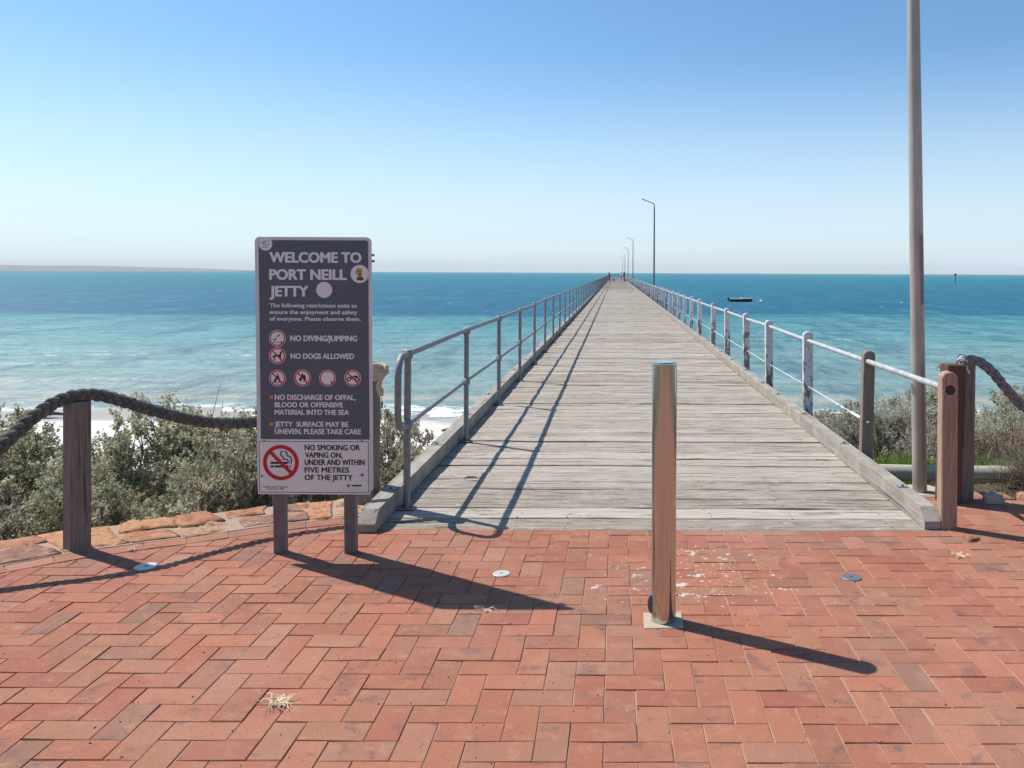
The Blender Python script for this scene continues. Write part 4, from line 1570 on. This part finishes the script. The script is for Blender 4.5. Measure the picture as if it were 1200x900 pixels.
ban(413.4, 442.6, [bar(-.3, -.14, .6, -.2, .12), bar(-.2, .02, .2, .1, .12), [(.1, -.28), (.5, -.3), (.7, -.05), (.3, -.1)]] + [circ(-.45, .12, .27), circ(.48, .12, .27)])
disc(413.4 - 4.4, 442.6 + 1.2, 1.3, YB - .0011, 'sign_white', 'wheel_centre')
disc(413.4 + 4.7, 442.6 + 1.2, 1.3, YB - .0011, 'sign_white', 'wheel_centre')
# round stickers
st1 = disc(311.2, 285.8, 7.9, YB - .001, 'sign_text', 'round_sticker')
poly([bar(-.6, -.25, .1, -.42, .09), bar(-.5, -.12, -.2, -.05, .16), bar(-.25, .28, .3, .1, .1), bar(.2, -.5, .55, -.3, .07), bar(.3, .1, .62, .0, .08), bar(-.4, .55, .35, .55, .06), bar(-.4, .3, -.3, .5, .06), bar(-.05, -.4, .02, -.02, .07)], 311.2, 285.8, 7.9, YB - .0015, 'sign_slate', 'scribble', st1)
st2 = disc(421.5, 320.6, 10.7, YB - .001, 'sign_text', 'round_sticker')
poly([[(-.45, -.1), (-.5, -.25), (-.38, -.35), (-.35, -.6), (-.1, -.68), (.2, -.62), (.28, -.3), (.26, .3), (.1, .42), (-.1, .35), (-.2, .1), (-.38, .05)]], 421.5, 320.6, 10.7, YB - .0015, 'yellow', 'yellow_blotch', st2)
poly([[(-.32, .35), (.3, .32), (.45, .55), (.35, .7), (-.3, .68)], bar(-.25, -.35, -.05, -.25, .14), bar(-.2, -.05, .12, .02, .12), bar(.05, -.4, .1, .3, .07), bar(-.2, .05, .0, .3, .1)], 421.5, 320.6, 10.7, YB - .0019, 'plum', 'brown_blotch', st2)
st3 = disc(379.9, 339.4, 9.4, YB - .001, 'sign_text', 'round_sticker')
# no-smoking emblem on the white plate
ns = disc(329.3, 541.9, 20.9, YW - .0016, 'red', 'no_smoking_symbol', 48, 16.6)
poly([bar(-.62, .02, .42, .02, .13), bar(-.62, .235, -.42, .235, .12), bar(-.36, .235, .46, .235, .12), bar(.49, .02, .54, .02, .13), bar(.59, .02, .64, .02, .13)], 329.3, 541.9, 19.6, YW - .0004, 'ink', 'cigarette', ns)
poly([bar(.55, .235, .62, .235, .12)], 329.3, 541.9, 19.6, YW - .0004, 'red', 'ember', ns)
sm = [(.1, -.72), (-.02, -.58), (.0, -.42), (.14, -.34), (.14, -.2), (.36, -.19), (.47, -.06)]
sm2 = [(.22, -.70), (.34, -.6), (.36, -.42), (.56, -.36), (.63, -.22), (.62, -.06)]
poly([bar(*q[i], *q[i + 1], .07) for q in (sm, sm2) for i in range(len(q) - 1)], 329.3, 541.9, 19.6, YW - .0008, 'ink', 'smoke', ns)
poly([bar(-.60, -.60, .64, .64, .19)], 329.3, 541.9, 20.9, YW - .0022, 'red', 'slash', ns)
# little government emblem
poly([bar(-1, 0, 1.2, -.05, .28)], 417.5, 568.6, 5.2, YW - .0002, 'ink', 'emblem', sg)
poly([[(0, -1), (.25, -.25), (1, -.1), (.3, .3), (.4, 1), (-.1, .5), (-.8, .9), (-.5, .1), (-1, -.4), (-.25, -.35)]], 408.6, 568.6, 2.6, YW - .0004, 'sign_slate', 'emblem', sg)
poly([bar(-1, .2, 1.1, .12, .12)], 418.5, 568.9, 4.6, YW - .0006, 'orange', 'emblem', sg)
poly([bar(-1, 0, 1, 0, .1)], 414.5, 573.0, 9, YW - .0002, 'sign_border', 'emblem', sg)
for px, py, r in ((307.0, 557.8, 1.1), (424.4, 556.3, 1.7), (309.4, 516.6, 1.0), (424.0, 516.3, 1.0)):
    c = sp_(px, py)
    MB().tube([(c[0], FY - .006, c[1]), (c[0], FY, c[1])], [r * .0038, r * .0052], 10).obj('rivet', 'sign_post', sg)
for px, py in ((435.4, 298.5), (435.6, 305.5), (300.6, 428.5)):
    c = sp_(px, py)
    MB().tube([(c[0] - .006, -.012, c[1]), (c[0] + .008, -.012, c[1])], .007, 8).obj('clamp_bolt', 'dark_metal', sg)
for zc in (.55, .95, 1.5):
    MB().box((sp_(306, 400)[0], -.0195, zc - .02), (sp_(431, 400)[0], -.0155, zc + .02)).obj('back_rail', 'sign_post', sg)

# ------------------------------------------------------------------ people on the jetty head
def person(name, loc, rz, label, shirt, pants, pose='stand', hair='ink', H=1.74):
    o = empty(name, loc, (0, 0, rz))
    tag(o, label, 'person')
    V, E, Rr = [], [], []

    def v(p, r):
        V.append(p); Rr.append(r); return len(V) - 1

    def chain(start, pts):
        a = start
        for p, r in pts:
            b = v(p, r); E.append((a, b)); a = b
        return a
    lean = .16 if pose == 'lean' else 0.02
    pel = v((0, 0, .93), .15)
    ch = chain(pel, [((0, -lean * .4, 1.10), .13), ((0, -lean * .8, 1.30), .155), ((0, -lean, 1.44), .10), ((0, -lean - .01, 1.50), .055), ((0, -lean - .02, 1.56), .065), ((0, -lean - .03, 1.64), .10), ((0, -lean - .02, 1.71), .075)])
    for s in (-1, 1):
        step = .09 * s
        chain(pel, [((.09 * s, -step * .3, .86), .10), ((.10 * s, -step * .6 - .02, .50), .062), ((.10 * s, step * .4, .10), .042), ((.105 * s, step * .4 - .02, .045), .045), ((.12 * s, step * .4 - .17, .03), .035)])
        sh = chain(2, [((.17 * s, -lean, 1.40), .06)])
        if pose == 'lean':
            el, wr = (.25 * s, -lean - .12, 1.15), (.17 * s, -lean - .36, 1.08)
        elif s > 0:
            el, wr = (.27, -.05, 1.13), (.22, -.28, 1.10)
        else:
            el, wr = (-.26, .0, 1.12), (-.27, -.10, .88)
        h = chain(sh, [(el, .042), (wr, .028)])
        w = Vector(wr); d = (w - Vector(el)).normalized()
        side = Vector((1, 0, 0))
        hp_ = v(tuple(w + d * .05), .03); E.append((h, hp_))
        for f, (of, L) in enumerate(((-.028, .07), (-.01, .08), (.01, .078), (.028, .06))):
            q = w + d * .08 + side * of
            chain(hp_, [(tuple(q), .010), (tuple(q + d * L * .5 + Vector((0, 0, -.01))), .009), (tuple(q + d * L * .8 + Vector((0, 0, -.03))), .008)])
        chain(hp_, [(tuple(w + d * .03 - side * .045 * s), .011), (tuple(w + d * .06 - side * .06 * s), .009)])
    me = bpy.data.meshes.new('body')
    me.from_pydata(V, E, [])
    ob = link('body', me)
    md = ob.modifiers.new('s', 'SKIN')
    for i, sv_ in enumerate(me.skin_vertices[0].data):
        sv_.radius = (Rr[i], Rr[i] * (.72 if i < 4 else 1))
        sv_.use_root = (i == 0)
    ob.modifiers.new('u', 'SUBSURF').levels = 1
    dg = bpy.context.evaluated_depsgraph_get()
    m2 = bpy.data.meshes.new_from_object(ob.evaluated_get(dg))
    bpy.data.objects.remove(ob)
    m2.materials.clear()
    for q in (shirt, pants, 'skin'): m2.materials.append(MAT[q])
    for p in m2.polygons:
        c = p.center
        p.material_index = 1 if c.z < .95 and abs(c.x) < .2 else (2 if c.z > 1.49 or (abs(c.x) > .16 and (c.z < 1.2)) else 0)
        p.use_smooth = True
    link('body', m2, o)
    hm = MB()
    hx_, hy, hz_ = 0, -lean + .0, 1.69
    V2, F2 = [], []
    for i in range(5):
        ph_ = i / 4 * PI * .55
        for k in range(12):
            a = 2 * PI * k / 12
            V2.append((hx_ + .098 * math.sin(ph_) * math.cos(a), hy + .115 * math.sin(ph_) * math.sin(a), hz_ + .11 * math.cos(ph_)))
    for i in range(4):
        for k in range(12):
            a, b = i * 12 + k, i * 12 + (k + 1) % 12
            F2.append((a, b, b + 12, a + 12))
    hm.add(V2, F2).obj('hair', hair, o, smooth=True)
    fm = MB()
    for sx_ in (-.032, .032):
        fm.add([(sx_ + a * .008, -lean - .128, 1.655 + b * .006) for a, b in ((-1, -1), (1, -1), (1, 1), (-1, 1))], [(0, 1, 2, 3)])
    fm.add([(a * .022, -lean - .12, 1.60 + b * .006) for a, b in ((-1, -1), (1, -1), (1, 1), (-1, 1))], [(0, 1, 2, 3)])
    fm.obj('face_features', 'plum', o)
    MB().add([(-.014, -lean - .115, 1.615), (.014, -lean - .115, 1.615), (0, -lean - .15, 1.618), (0, -lean - .118, 1.66)], [(0, 1, 2), (0, 2, 3), (1, 3, 2)]).obj('nose', 'skin', o)
    return o


MAT['skin'] = flat('skin', (0.48, 0.29, 0.20), 0.6)
MAT['cloth_dark'] = flat('dark_cloth', (0.025, 0.028, 0.04), 0.9)
MAT['cloth_navy'] = flat('navy_cloth', (0.03, 0.045, 0.08), 0.9)
MAT['cloth_rust'] = flat('rust_cloth', (0.32, 0.09, 0.05), 0.9)
MAT['cloth_pale'] = flat('pale_cloth', (0.62, 0.58, 0.58), 0.9)
person('person', (-1.05, 160, 0), R(-70), 'person in dark clothes leaning at the left rail far out on the jetty', 'cloth_dark', 'cloth_dark', 'lean')
person('person', (1.62, 152, 0), R(60), 'person in dark top and rust red trousers by the right fence far out', 'cloth_navy', 'cloth_rust', 'stand')
person('person', (1.35, 185, 0), R(120), 'person in pale clothes just beyond the red trousered person on the jetty', 'cloth_pale', 'cloth_rust', 'stand', hair='plum', H=1.6)
bk = MB()
bk.tube([(0, 0, 0), (0, 0, .02), (0, 0, .36)], [.14, .15, .19], 16, True)
ob = bk.obj('bucket', 'cloth_dark', None, (-.28, 165, 0.004))
tag(ob, 'small black bucket standing on the far deck between the people', 'bucket')
MB().tube([(.19 * math.cos(a), 0, .35 + .16 * math.sin(a)) for a in np.linspace(0, PI, 9)], .008, 6).obj('handle', 'dark_metal', ob)
bag = MB().box((-.22, -.14, 0), (.22, .14, .34), .06).obj('tackle_bag', 'cloth_rust', None, (1.86, 150.5, .004))
tag(bag, 'red bag on the deck beside the person in rust red trousers', 'bag')
MB().tube([(.12 * math.cos(a), 0, .33 + .10 * math.sin(a)) for a in np.linspace(0, PI, 9)], .012, 6).obj('handle', 'cloth_dark', bag)

# ------------------------------------------------------------------ boat, buoy, marker, weed
bt = empty('boat', (20.2, 133.5, SEA_Z + .02), (0, 0, R(4)), (1, 1, .72))
tag(bt, 'small low dark-hulled open boat moored right of the jetty', 'boat')
V, F = [], []
secs = [(-1.75, .62, .58, 0.0), (-1.0, .72, .6, -.06), (0, .78, .6, -.08), (.9, .66, .62, -.06), (1.5, .40, .68, 0), (1.95, .03, .78, .2)]
for x, hw, top, bot in secs:
    V += [(x, -hw, top), (x, -hw * .82, bot + .08), (x, 0, bot - .08), (x, hw * .82, bot + .08), (x, hw, top), (x, hw * .86, top - .02), (x, 0, top - .32), (x, -hw * .86, top - .02)]
for i in range(len(secs) - 1):
    for k in range(8):
        a, b = i * 8 + k, i * 8 + (k + 1) % 8
        F.append((a, a + 8, b + 8, b))
F += [tuple(range(8)), tuple(range(40, 48))[::-1]]
MB().add(V, F).obj('hull', 'hull', bt)
for s in (-1, 1):
    MB().tube([(x, hw * s, top + .03) for x, hw, top, b in secs], .05, 6).obj('gunwale', 'boat_pale', bt)
MB().box((.1, -.35, .35), (.8, .35, .92), .06).obj('console', 'boat_pale', bt)
MB().box((.45, -.33, .92), (.49, .33, 1.15), .01).obj('windscreen', 'hull', bt)
MB().box((-1.1, -.6, .50), (-.75, .6, .62), .02).obj('seat', 'boat_pale', bt)
om = MB().box((-2.12, -.16, .45), (-1.82, .16, .95), .06).box((-2.02, -.05, -.2), (-1.92, .05, .45)).obj('outboard_motor', 'hull', bt)
bu = MB()
bu.tube([(0, 0, -.1), (0, 0, 0), (0, 0, .12), (0, 0, .26), (0, 0, .34)], [.12, .24, .29, .2, .05], 14)
ob = bu.obj('buoy', 'buoy', None, (23.5, 133, SEA_Z), smooth=True)
tag(ob, 'small round pale pink buoy floating just right of the moored boat', 'buoy')
MB().tube([(.05 * math.cos(a), 0, .36 + .06 * math.sin(a)) for a in np.linspace(0, 2 * PI, 12)], .012, 6).obj('ring', 'dark_metal', ob)
mk = empty('channel_marker', (150, 365, SEA_Z))
tag(mk, 'thin dark channel marker pile standing in the sea far right near the horizon', 'marker')
MB().tube([(0, 0, -3), (0, 0, 4.2)], .14, 8).obj('pile', 'cloth_dark', mk)
MB().box((-.45, -.05, 3.9), (.45, .05, 4.9)).obj('topmark', 'cloth_rust', mk)


def wrack(x, y, s, label):
    rn = random.Random(int(x * 100))
    mb = MB()
    z0 = max(gz(x, y), -2.98)
    for k in range(14):
        a = rn.uniform(0, 2 * PI)
        L = rn.uniform(.3, 1) * s
        dx, dy = L * math.cos(a), L * .35 * math.sin(a)
        mb.tube([(dx * -.3, dy * -.3, .02), (dx * .3, dy * .4, .05 + .04 * s), (dx, dy, .015)], [.03 * s + .01, .05 * s + .015, .015], 6)
    o = mb.obj('seaweed_clump', 'wrack', None, (x, y, z0))
    tag(o, label, 'seaweed')


wrack(-4.4, 22.3, .5, 'dark clump of seaweed on the wet sand seen between the first two railing posts')
wrack(-3.9, 20.2, .35, 'smaller weed clump on the dry sand below the lower rail')
wrack(-17.8, 25.2, 1.2, 'long dark strand of seaweed on the sand at the far left')
wrack(9.0, 24.5, .45, 'weed clump on the sand seen right of the tall lamp post')

# ------------------------------------------------------------------ vegetation
def shrub_mesh(seed, rx, ry, h, nclump, leaf, sprig_n, leaves_n, upright=.5, low=.0):
    rg = np.random.default_rng(seed)
    d = rg.normal(size=(nclump, 3))
    d[:, 2] = np.abs(d[:, 2]) * 1.0 + low
    d /= np.linalg.norm(d, axis=1)[:, None]
    rad = rg.uniform(.30, 1.0, nclump) ** .45
    lump = 1 + .22 * np.sin(d[:, 0] * 5 + seed) + .18 * np.sin(d[:, 1] * 6 + seed * 2) + rg.normal(0, .07, nclump)
    cc = d * (rad * lump)[:, None] * np.array([rx, ry, h])
    cr = rg.uniform(.05, .13, nclump)
    cb = rg.uniform(0, 1, nclump)
    # sprigs
    ci = np.repeat(np.arange(nclump), sprig_n)
    ns = len(ci)
    sp = rg.normal(size=(ns, 3)); sp /= np.linalg.norm(sp, axis=1)[:, None]
    so_ = cc[ci] + sp * (cr[ci] * rg.uniform(.2, 1, ns))[:, None]
    sdir = d[ci] * .7 + np.array([0, 0, upright]) + rg.normal(0, .45, (ns, 3))
    sdir /= np.linalg.norm(sdir, axis=1)[:, None]
    sl = rg.uniform(.05, .12, ns)
    # leaves
    li = np.repeat(np.arange(ns), leaves_n)
    nl = len(li)
    t = rg.uniform(.1, 1.05, nl)
    p = so_[li] + sdir[li] * (t * sl[li])[:, None]
    ld = sdir[li] * .6 + rg.normal(0, .6, (nl, 3))
    ld /= np.linalg.norm(ld, axis=1)[:, None]
    sd_ = np.cross(ld, rg.normal(size=(nl, 3)))
    sd_ /= np.linalg.norm(sd_, axis=1)[:, None]
    ll = leaf * rg.uniform(.6, 1.25, nl)
    wd = ll * rg.uniform(.22, .36, nl)
    tip = p + ld * ll[:, None]
    midp = p + ld * (ll * .5)[:, None]
    V = np.stack([p, midp + sd_ * wd[:, None], tip, midp - sd_ * wd[:, None]], 1)
    V[..., 2] = np.maximum(V[..., 2], -0.05)
    F = np.arange(nl * 4).reshape(nl, 4)
    rn = np.clip(cb[ci][li] * .45 + rg.uniform(0, .45, nl), 0, .88)
    dead = (rg.uniform(0, 1, ns) < .07)[li]
    rn = np.where(dead, rg.uniform(.92, 1, nl), rn)
    return V.reshape(-1, 3), F, rn, cc


def branches(cc, seed, n=60, r0=.016, h=1):
    rn = random.Random(seed)
    mb = MB()
    idx = rn.sample(range(len(cc)), min(n, len(cc)))
    for i in idx:
        e = Vector(cc[i])
        base = Vector((rn.gauss(0, .08), rn.gauss(0, .08), -.1))
        m1 = base.lerp(e, .35) + Vector((rn.gauss(0, .06), rn.gauss(0, .06), -.02))
        m2 = base.lerp(e, .7) + Vector((rn.gauss(0, .06), rn.gauss(0, .06), rn.gauss(0, .04)))
        rr = r0 * rn.uniform(.6, 1.2)
        mb.tube([base, m1, m2, e], [rr, rr * .75, rr * .5, rr * .2], 5)
        for _ in range(6):
            q = m2 + Vector((rn.gauss(0, .2), rn.gauss(0, .2), abs(rn.gauss(0, .2))))
            mb.tube([m2, m2.lerp(q, .5) + Vector((0, 0, .02)), q], [rr * .4, rr * .3, rr * .12], 4)
    return mb


SH = {}
for k, (sd_, rx, ry, h, nc, lf, mt) in enumerate([
        (1, 1.0, .9, 1.0, 190, .036, 'leaf_green'), (2, 1.1, .85, .9, 190, .036, 'leaf_green'), (3, .9, .9, 1.1, 170, .034, 'leaf_olive'), (4, 1.0, .95, .95, 175, .034, 'leaf_olive'),
        (5, .85, .8, .85, 170, .032, 'leaf_pale'), (6, .95, .8, .8, 170, .032, 'leaf_pale'), (7, .75, .75, .95, 150, .032, 'leaf_pale')]):
    V, F, rn, cc = shrub_mesh(sd_, rx, ry, h, int(nc * 1.8), lf * .95, 15, 11)
    SH[k] = (mesh_from('foliage', V, F, mt, rnd=rn), branches(cc, sd_).mesh('branches', 'bark'))

V, F, rn, cc = shrub_mesh(8, .9, .7, .8, 70, .03, 5, 4)
SH[7] = (mesh_from('foliage', V, F, 'leaf_olive', rnd=np.clip(rn + .25, 0, 1)), branches(cc, 8, 70, .017).mesh('branches', 'bark'))


def shrub(kind, x, y, s, label, cat='shrub', rz=None, dz=0.0, name='shrub', group='shrubs on the dune below the terrace', sz=None):
    o = empty(name, (x, y, gz(x, y) + dz), (random.gauss(0, .06), random.gauss(0, .06), random.uniform(0, 6.28) if rz is None else rz), (s, s, sz or s))
    tag(o, label, cat, group)
    f, b = SH[kind]
    link('foliage', f, o)
    link('branches', b, o)
    return o


gl = 'green coastal shrubs left of the jetty'
gp = 'pale saltbushes right of the jetty'
shrub(0, -3.9, 6.1, .62, 'dark green shrub just over the stones behind the left rope post', group=gl, name='coastal_shrub')
shrub(1, -3.15, 6.55, .74, 'green shrub directly right of the left rope post', group=gl, name='coastal_shrub')
shrub(3, -4.7, 5.6, .72, 'olive shrub with bare twigs at the left edge of the picture', group=gl, name='coastal_shrub')
shrub(2, -2.35, 6.85, .62, 'olive shrub midway between the left post and the notice board', group=gl, name='coastal_shrub')
shrub(1, -5.6, 7.6, .98, 'large green shrub behind the one at the left edge', group=gl, name='coastal_shrub')
shrub(0, -4.5, 7.9, 1.0, 'large green shrub under the sagging rope, second row', group=gl, name='coastal_shrub')
shrub(1, -3.6, 8.3, .97, 'green shrub with its crown against the surf line left of the notice board', group=gl, name='coastal_shrub')
shrub(0, -2.7, 8.0, .86, 'green shrub touching the left side of the notice board', group=gl, name='coastal_shrub')
shrub(3, -6.9, 8.8, 1.0, 'olive shrub at the far left behind the rope', group=gl, name='coastal_shrub')
shrub(3, -3.05, 7.25, .80, 'dark twiggy shrub low beside the notice board', group=gl, name='coastal_shrub')
shrub(2, -2.62, 6.35, .62, 'tall thin yellowish shrub rising beside the left edge of the notice board', group=gl, name='coastal_shrub', sz=1.02)
shrub(4, -2.05, 6.75, .50, 'grey-green bush low behind the legs of the notice board', group=gl, name='saltbush')
shrub(3, -1.98, 7.5, .55, 'sprawling grey bush between the notice board and the jetty kerb', group=gl, name='saltbush', sz=.9)
shrub(2, -7.7, 7.0, .9, 'olive shrub partly cut by the left edge of the picture', group=gl, name='coastal_shrub')

shrub(7, -4.15, 5.75, .55, 'nearly bare twiggy bush low at the left edge of the picture', group=gl, name='bare_bush')
shrub(7, -2.45, 6.15, .50, 'nearly bare grey twigs by the stone edging left of the notice board', group=gl, name='bare_bush')
shrub(7, -3.6, 5.75, .42, 'small bare twigs between the left rope post and the first green shrub', group=gl, name='bare_bush')
shrub(5, 3.05, 10.3, .80, 'saltbush just behind the nearest white fence post', group=gp, name='saltbush')
shrub(4, 2.85, 8.6, .62, 'saltbush between the grey brown post and the nearest white post', group=gp, name='saltbush')
shrub(6, 3.75, 9.4, .78, 'saltbush directly left of the tall lamp post', group=gp, name='saltbush')
shrub(5, 3.2, 7.75, .52, 'small saltbush low behind the pipe rail', group=gp, name='saltbush')
shrub(6, 4.6, 9.0, .80, 'tall saltbush seen behind the tall lamp post', group=gp, name='saltbush')
shrub(4, 3.9, 8.0, .62, 'silver saltbush between the lamp post and the brown end post', group=gp, name='saltbush')
shrub(5, 5.4, 9.3, .80, 'saltbush directly behind the right rope post', group=gp, name='saltbush')
shrub(6, 4.35, 7.45, .72, 'large saltbush under the right rope', group=gp, name='saltbush', sz=.9)
shrub(4, 5.15, 8.2, .85, 'broad saltbush at the right edge of the picture', group=gp, name='saltbush')
shrub(6, 6.4, 9.3, .9, 'saltbush beyond the right edge rope', group=gp, name='saltbush')
shrub(5, 4.2, 11.5, .8, 'distant saltbush at the edge of the sand, right side', group=gp, name='saltbush')


def blades(n, place, hmin, hmax, wd, lean, seed, droop=.4, dirx=0.0, diry=0.0):
    rg = np.random.default_rng(seed)
    p = place(rg, n)
    hgt = rg.uniform(hmin, hmax, n)
    a = rg.uniform(0, 2 * PI, n)
    L = rg.uniform(0, lean, n)
    dx, dy = np.cos(a) * L + dirx * rg.uniform(.3, 1, n), np.sin(a) * L + diry * rg.uniform(.3, 1, n)
    b = a + PI / 2 + rg.normal(0, .4, n)
    wx, wy = np.cos(b) * wd / 2, np.sin(b) * wd / 2
    seg = []
    for t, wf in ((0, 1), (.4, .85), (.75, .5), (1, .08)):
        zc = hgt * (t - droop * t * t * np.minimum(1, np.hypot(dx, dy)))
        xc = p[:, 0] + dx * hgt * t * (0.5 + t); yc = p[:, 1] + dy * hgt * t * (0.5 + t)
        seg.append(np.stack([xc - wx * wf, yc - wy * wf, p[:, 2] + zc], 1))
        seg.append(np.stack([xc + wx * wf, yc + wy * wf, p[:, 2] + zc], 1))
    V = np.stack(seg, 1).reshape(-1, 3)
    o = np.arange(n)[:, None] * 8
    F = np.concatenate([o + np.array([0, 1, 3, 2]), o + np.array([2, 3, 5, 4]), o + np.array([4, 5, 7, 6])], 1).reshape(-1, 4)
    return V, F, np.repeat(rg.uniform(0, 1, n), 3)


def strip(rg, n):
    x = rg.uniform(1.9, 4.9, n); y = 6.95 + rg.uniform(0, .75, n) - .1 * (x - 3)
    return np.stack([x, y, ground(x, y)], 1)


V, F, rn = blades(9000, strip, .06, .22, .007, .5, 3)
tag(link('grass', mesh_from('grass', V, F, 'grass', rnd=rn)), 'strip of bright green grass behind the pale log right of the jetty', 'grass', kind='stuff')


def litter(rg, n):
    x = np.where(rg.uniform(0, 1, n) < .6, rg.uniform(-8, -1.8, n), rg.uniform(2.2, 7, n)); y = rg.uniform(5.0, 11.5, n)
    d = outside(x, y)
    k = d > .35
    p = np.stack([x, y, ground(x, y)], 1)
    return np.where(k[:, None], p, np.array([[-6.5, 9.0, gz(-6.5, 9.0)]]) + rg.normal(0, .4, (n, 3)) * np.array([1, 1, 0]))


V, F, rn = blades(16000, litter, .05, .24, .006, .9, 5)
tag(link('dry_grass', mesh_from('dry_grass', V, F, 'dry_grass', rnd=rn)), 'dry grass and twigs between the shrubs', 'ground cover', kind='stuff')


def tuft(x, y, n, h, label, mat, seed, dirx=0, diry=0, spread=.1, wd=.005, name='dry_tuft', lean=1.0, droop=.5, group=None, z=None):
    z0 = gz(x, y) if z is None else z
    V, F, rn = blades(n, lambda rg, n: np.concatenate([rg.normal(0, spread, (n, 2)), np.zeros((n, 1))], 1), h * .45, h, wd, lean, seed, droop, dirx, diry)
    o = link(name, mesh_from(name, V, F, mat, rnd=rn), None, (x, y, z0))
    tag(o, label, 'grass tuft', group)
    return o


tuft(3.42, 6.45, 1500, .50, 'big brown dry grass clump drooping over the right end of the log', 'dry_grass', 11, dirx=-.55, diry=-.3, spread=.13, wd=.005, lean=.7, z=-.1)
tuft(3.75, 7.3, 450, .30, 'reddish dry scrub behind the drooping grass at the right edge', 'dry_red', 12, spread=.3, lean=.9, z=.05)
tuft(3.05, 7.35, 260, .26, 'reddish twigs under the right saltbush', 'dry_red', 13, spread=.28, lean=1.0, z=.05)

# log kerb
lg = MB()
V_ = [(2.13 + k * .34, 6.66 - .012 * k + random.gauss(0, .006), -.005 + random.gauss(0, .004)) for k in range(8)]
lg.tube(V_, [.066 + random.gauss(0, .002) for _ in range(8)], 16)
tag(lg.obj('log', 'log', None, smooth=True), 'pale round log lying as an edging behind the right-hand posts', 'log')

# stray bits on the paving
def straw_star(x, y, r, label, seed, n=55):
    rn = random.Random(seed)
    mb = MB()
    for k in range(n):
        a = rn.uniform(0, 2 * PI); L = r * rn.uniform(.35, 1)
        b = a + rn.gauss(0, .35)
        p0 = (rn.gauss(0, r * .15), rn.gauss(0, r * .15), .002)
        mb.tube([p0, (p0[0] + L * .6 * math.cos(a), p0[1] + L * .6 * math.sin(a), rn.uniform(.003, .02)), (p0[0] + L * math.cos(b), p0[1] + L * math.sin(b), rn.uniform(.002, .02))], [.0015, .0012, .0007], 3)
    o = mb.obj('dry_straw', 'straw', None, (x, y, .001))
    tag(o, label, 'straw', 'bits of dry straw on the pavers')


straw_star(-1.235, 3.045, .08, 'star shaped wisp of dry straw on the pavers below the notice board', 1)
straw_star(-.605, 3.90, .055, 'thin wisp of straw under the tip of the board shadow', 2, 14)
straw_star(1.95, 4.67, .06, 'wisp of dry grass on the pavers right of the end post shadow', 3, 34)
straw_star(-2.75, 4.72, .05, 'little dry tuft growing from the paver joint right of the left rope post', 4, 22)
V, F = stone_mesh([(-.06, -.028), (.05, -.03), (.065, .02), (-.05, .03)], 0, .03)
tag(link('loose_stone', mesh_from('loose_stone', V, F, 'stone', True, rnd=[.5] * len(F)), None, (2.155, 4.97, .001), (0, 0, .2), (.8, .8, .6)), 'small brown stone lying in the shadow of the brown end post', 'stone')
V, F = stone_mesh([(-.05, -.05), (.06, -.04), (.05, .05), (-.05, .04)], 0, .05)
tag(link('loose_stone', mesh_from('loose_stone', V, F, 'concrete', True, rnd=[.5] * len(F)), None, (2.64, 5.80, .003)), 'grey lump of stone against the foot of the rough rope post', 'stone')
V = []
tk = MB().tube([(-.05, 0, .012), (-.02, .012, .022), (.03, .006, .022), (.055, -.01, .012)], [.003, .008, .007, .002], 6).obj('bark_curl', 'cloth_rust', None, (-1.10, 6.33, .003), (0, 0, .3))
tag(tk, 'small curled piece of reddish bark on the deck beside the left kerb', 'bark')

# fine litter: grit, leaf bits and twig ends lying on the pavers
rn_ = random.Random(31)
for nm_, mt_, cnt_, lab_ in (('leaf_litter', 'wrack', 60, 'tiny dark leaf and bark bits scattered over the pavers'), ('grit', 'mortar', 420, 'pale sand grit scattered over the pavers')):
    mb = MB()
    for k in range(cnt_):
        y = rn_.uniform(2.6, 5.0) ** 1.0
        x = rn_.uniform(-.75, .5) * y
        if outside(np.array([x]), np.array([y]))[0] > 0: continue
        L = rn_.uniform(.003, .008) if nm_ == 'leaf_litter' else rn_.uniform(.0015, .004)
        wd = L * rn_.uniform(.2, .5) if nm_ == 'leaf_litter' else L * .9
        a = rn_.uniform(0, 6.28)
        ca, sa = math.cos(a), math.sin(a)
        z = .0015
        pts = [(-L, 0, 0), (0, -wd, .0), (L, 0, 0), (0, wd, 0), (0, 0, .0035)]
        mb.add([(x + p[0] * ca - p[1] * sa, y + p[0] * sa + p[1] * ca, z + p[2]) for p in pts], [(0, 1, 4), (1, 2, 4), (2, 3, 4), (3, 0, 4)])
    tag(mb.obj(nm_, mt_), lab_, 'litter', kind='stuff')

# ------------------------------------------------------------------ haze
HAZE = 0.62 / 9000
if HAZE:
    mb = MB().box((-25000, -6000, -40), (25000, 15500, 130))
    hz_ = mb.obj('haze', None)
    hm = bpy.data.materials.new('haze_air')
    hm.use_nodes = True
    nt = hm.node_tree
    nt.nodes.clear()
    pv_ = nt.nodes.new('ShaderNodeVolumePrincipled')
    pv_.inputs['Color'].default_value = (.92, .975, 1, 1)
    pv_.inputs['Density'].default_value = HAZE
    ou = nt.nodes.new('ShaderNodeOutputMaterial')
    nt.links.new(pv_.outputs[0], ou.inputs['Volume'])
    hz_.data.materials.append(hm)
    tag(hz_, kind='stuff')
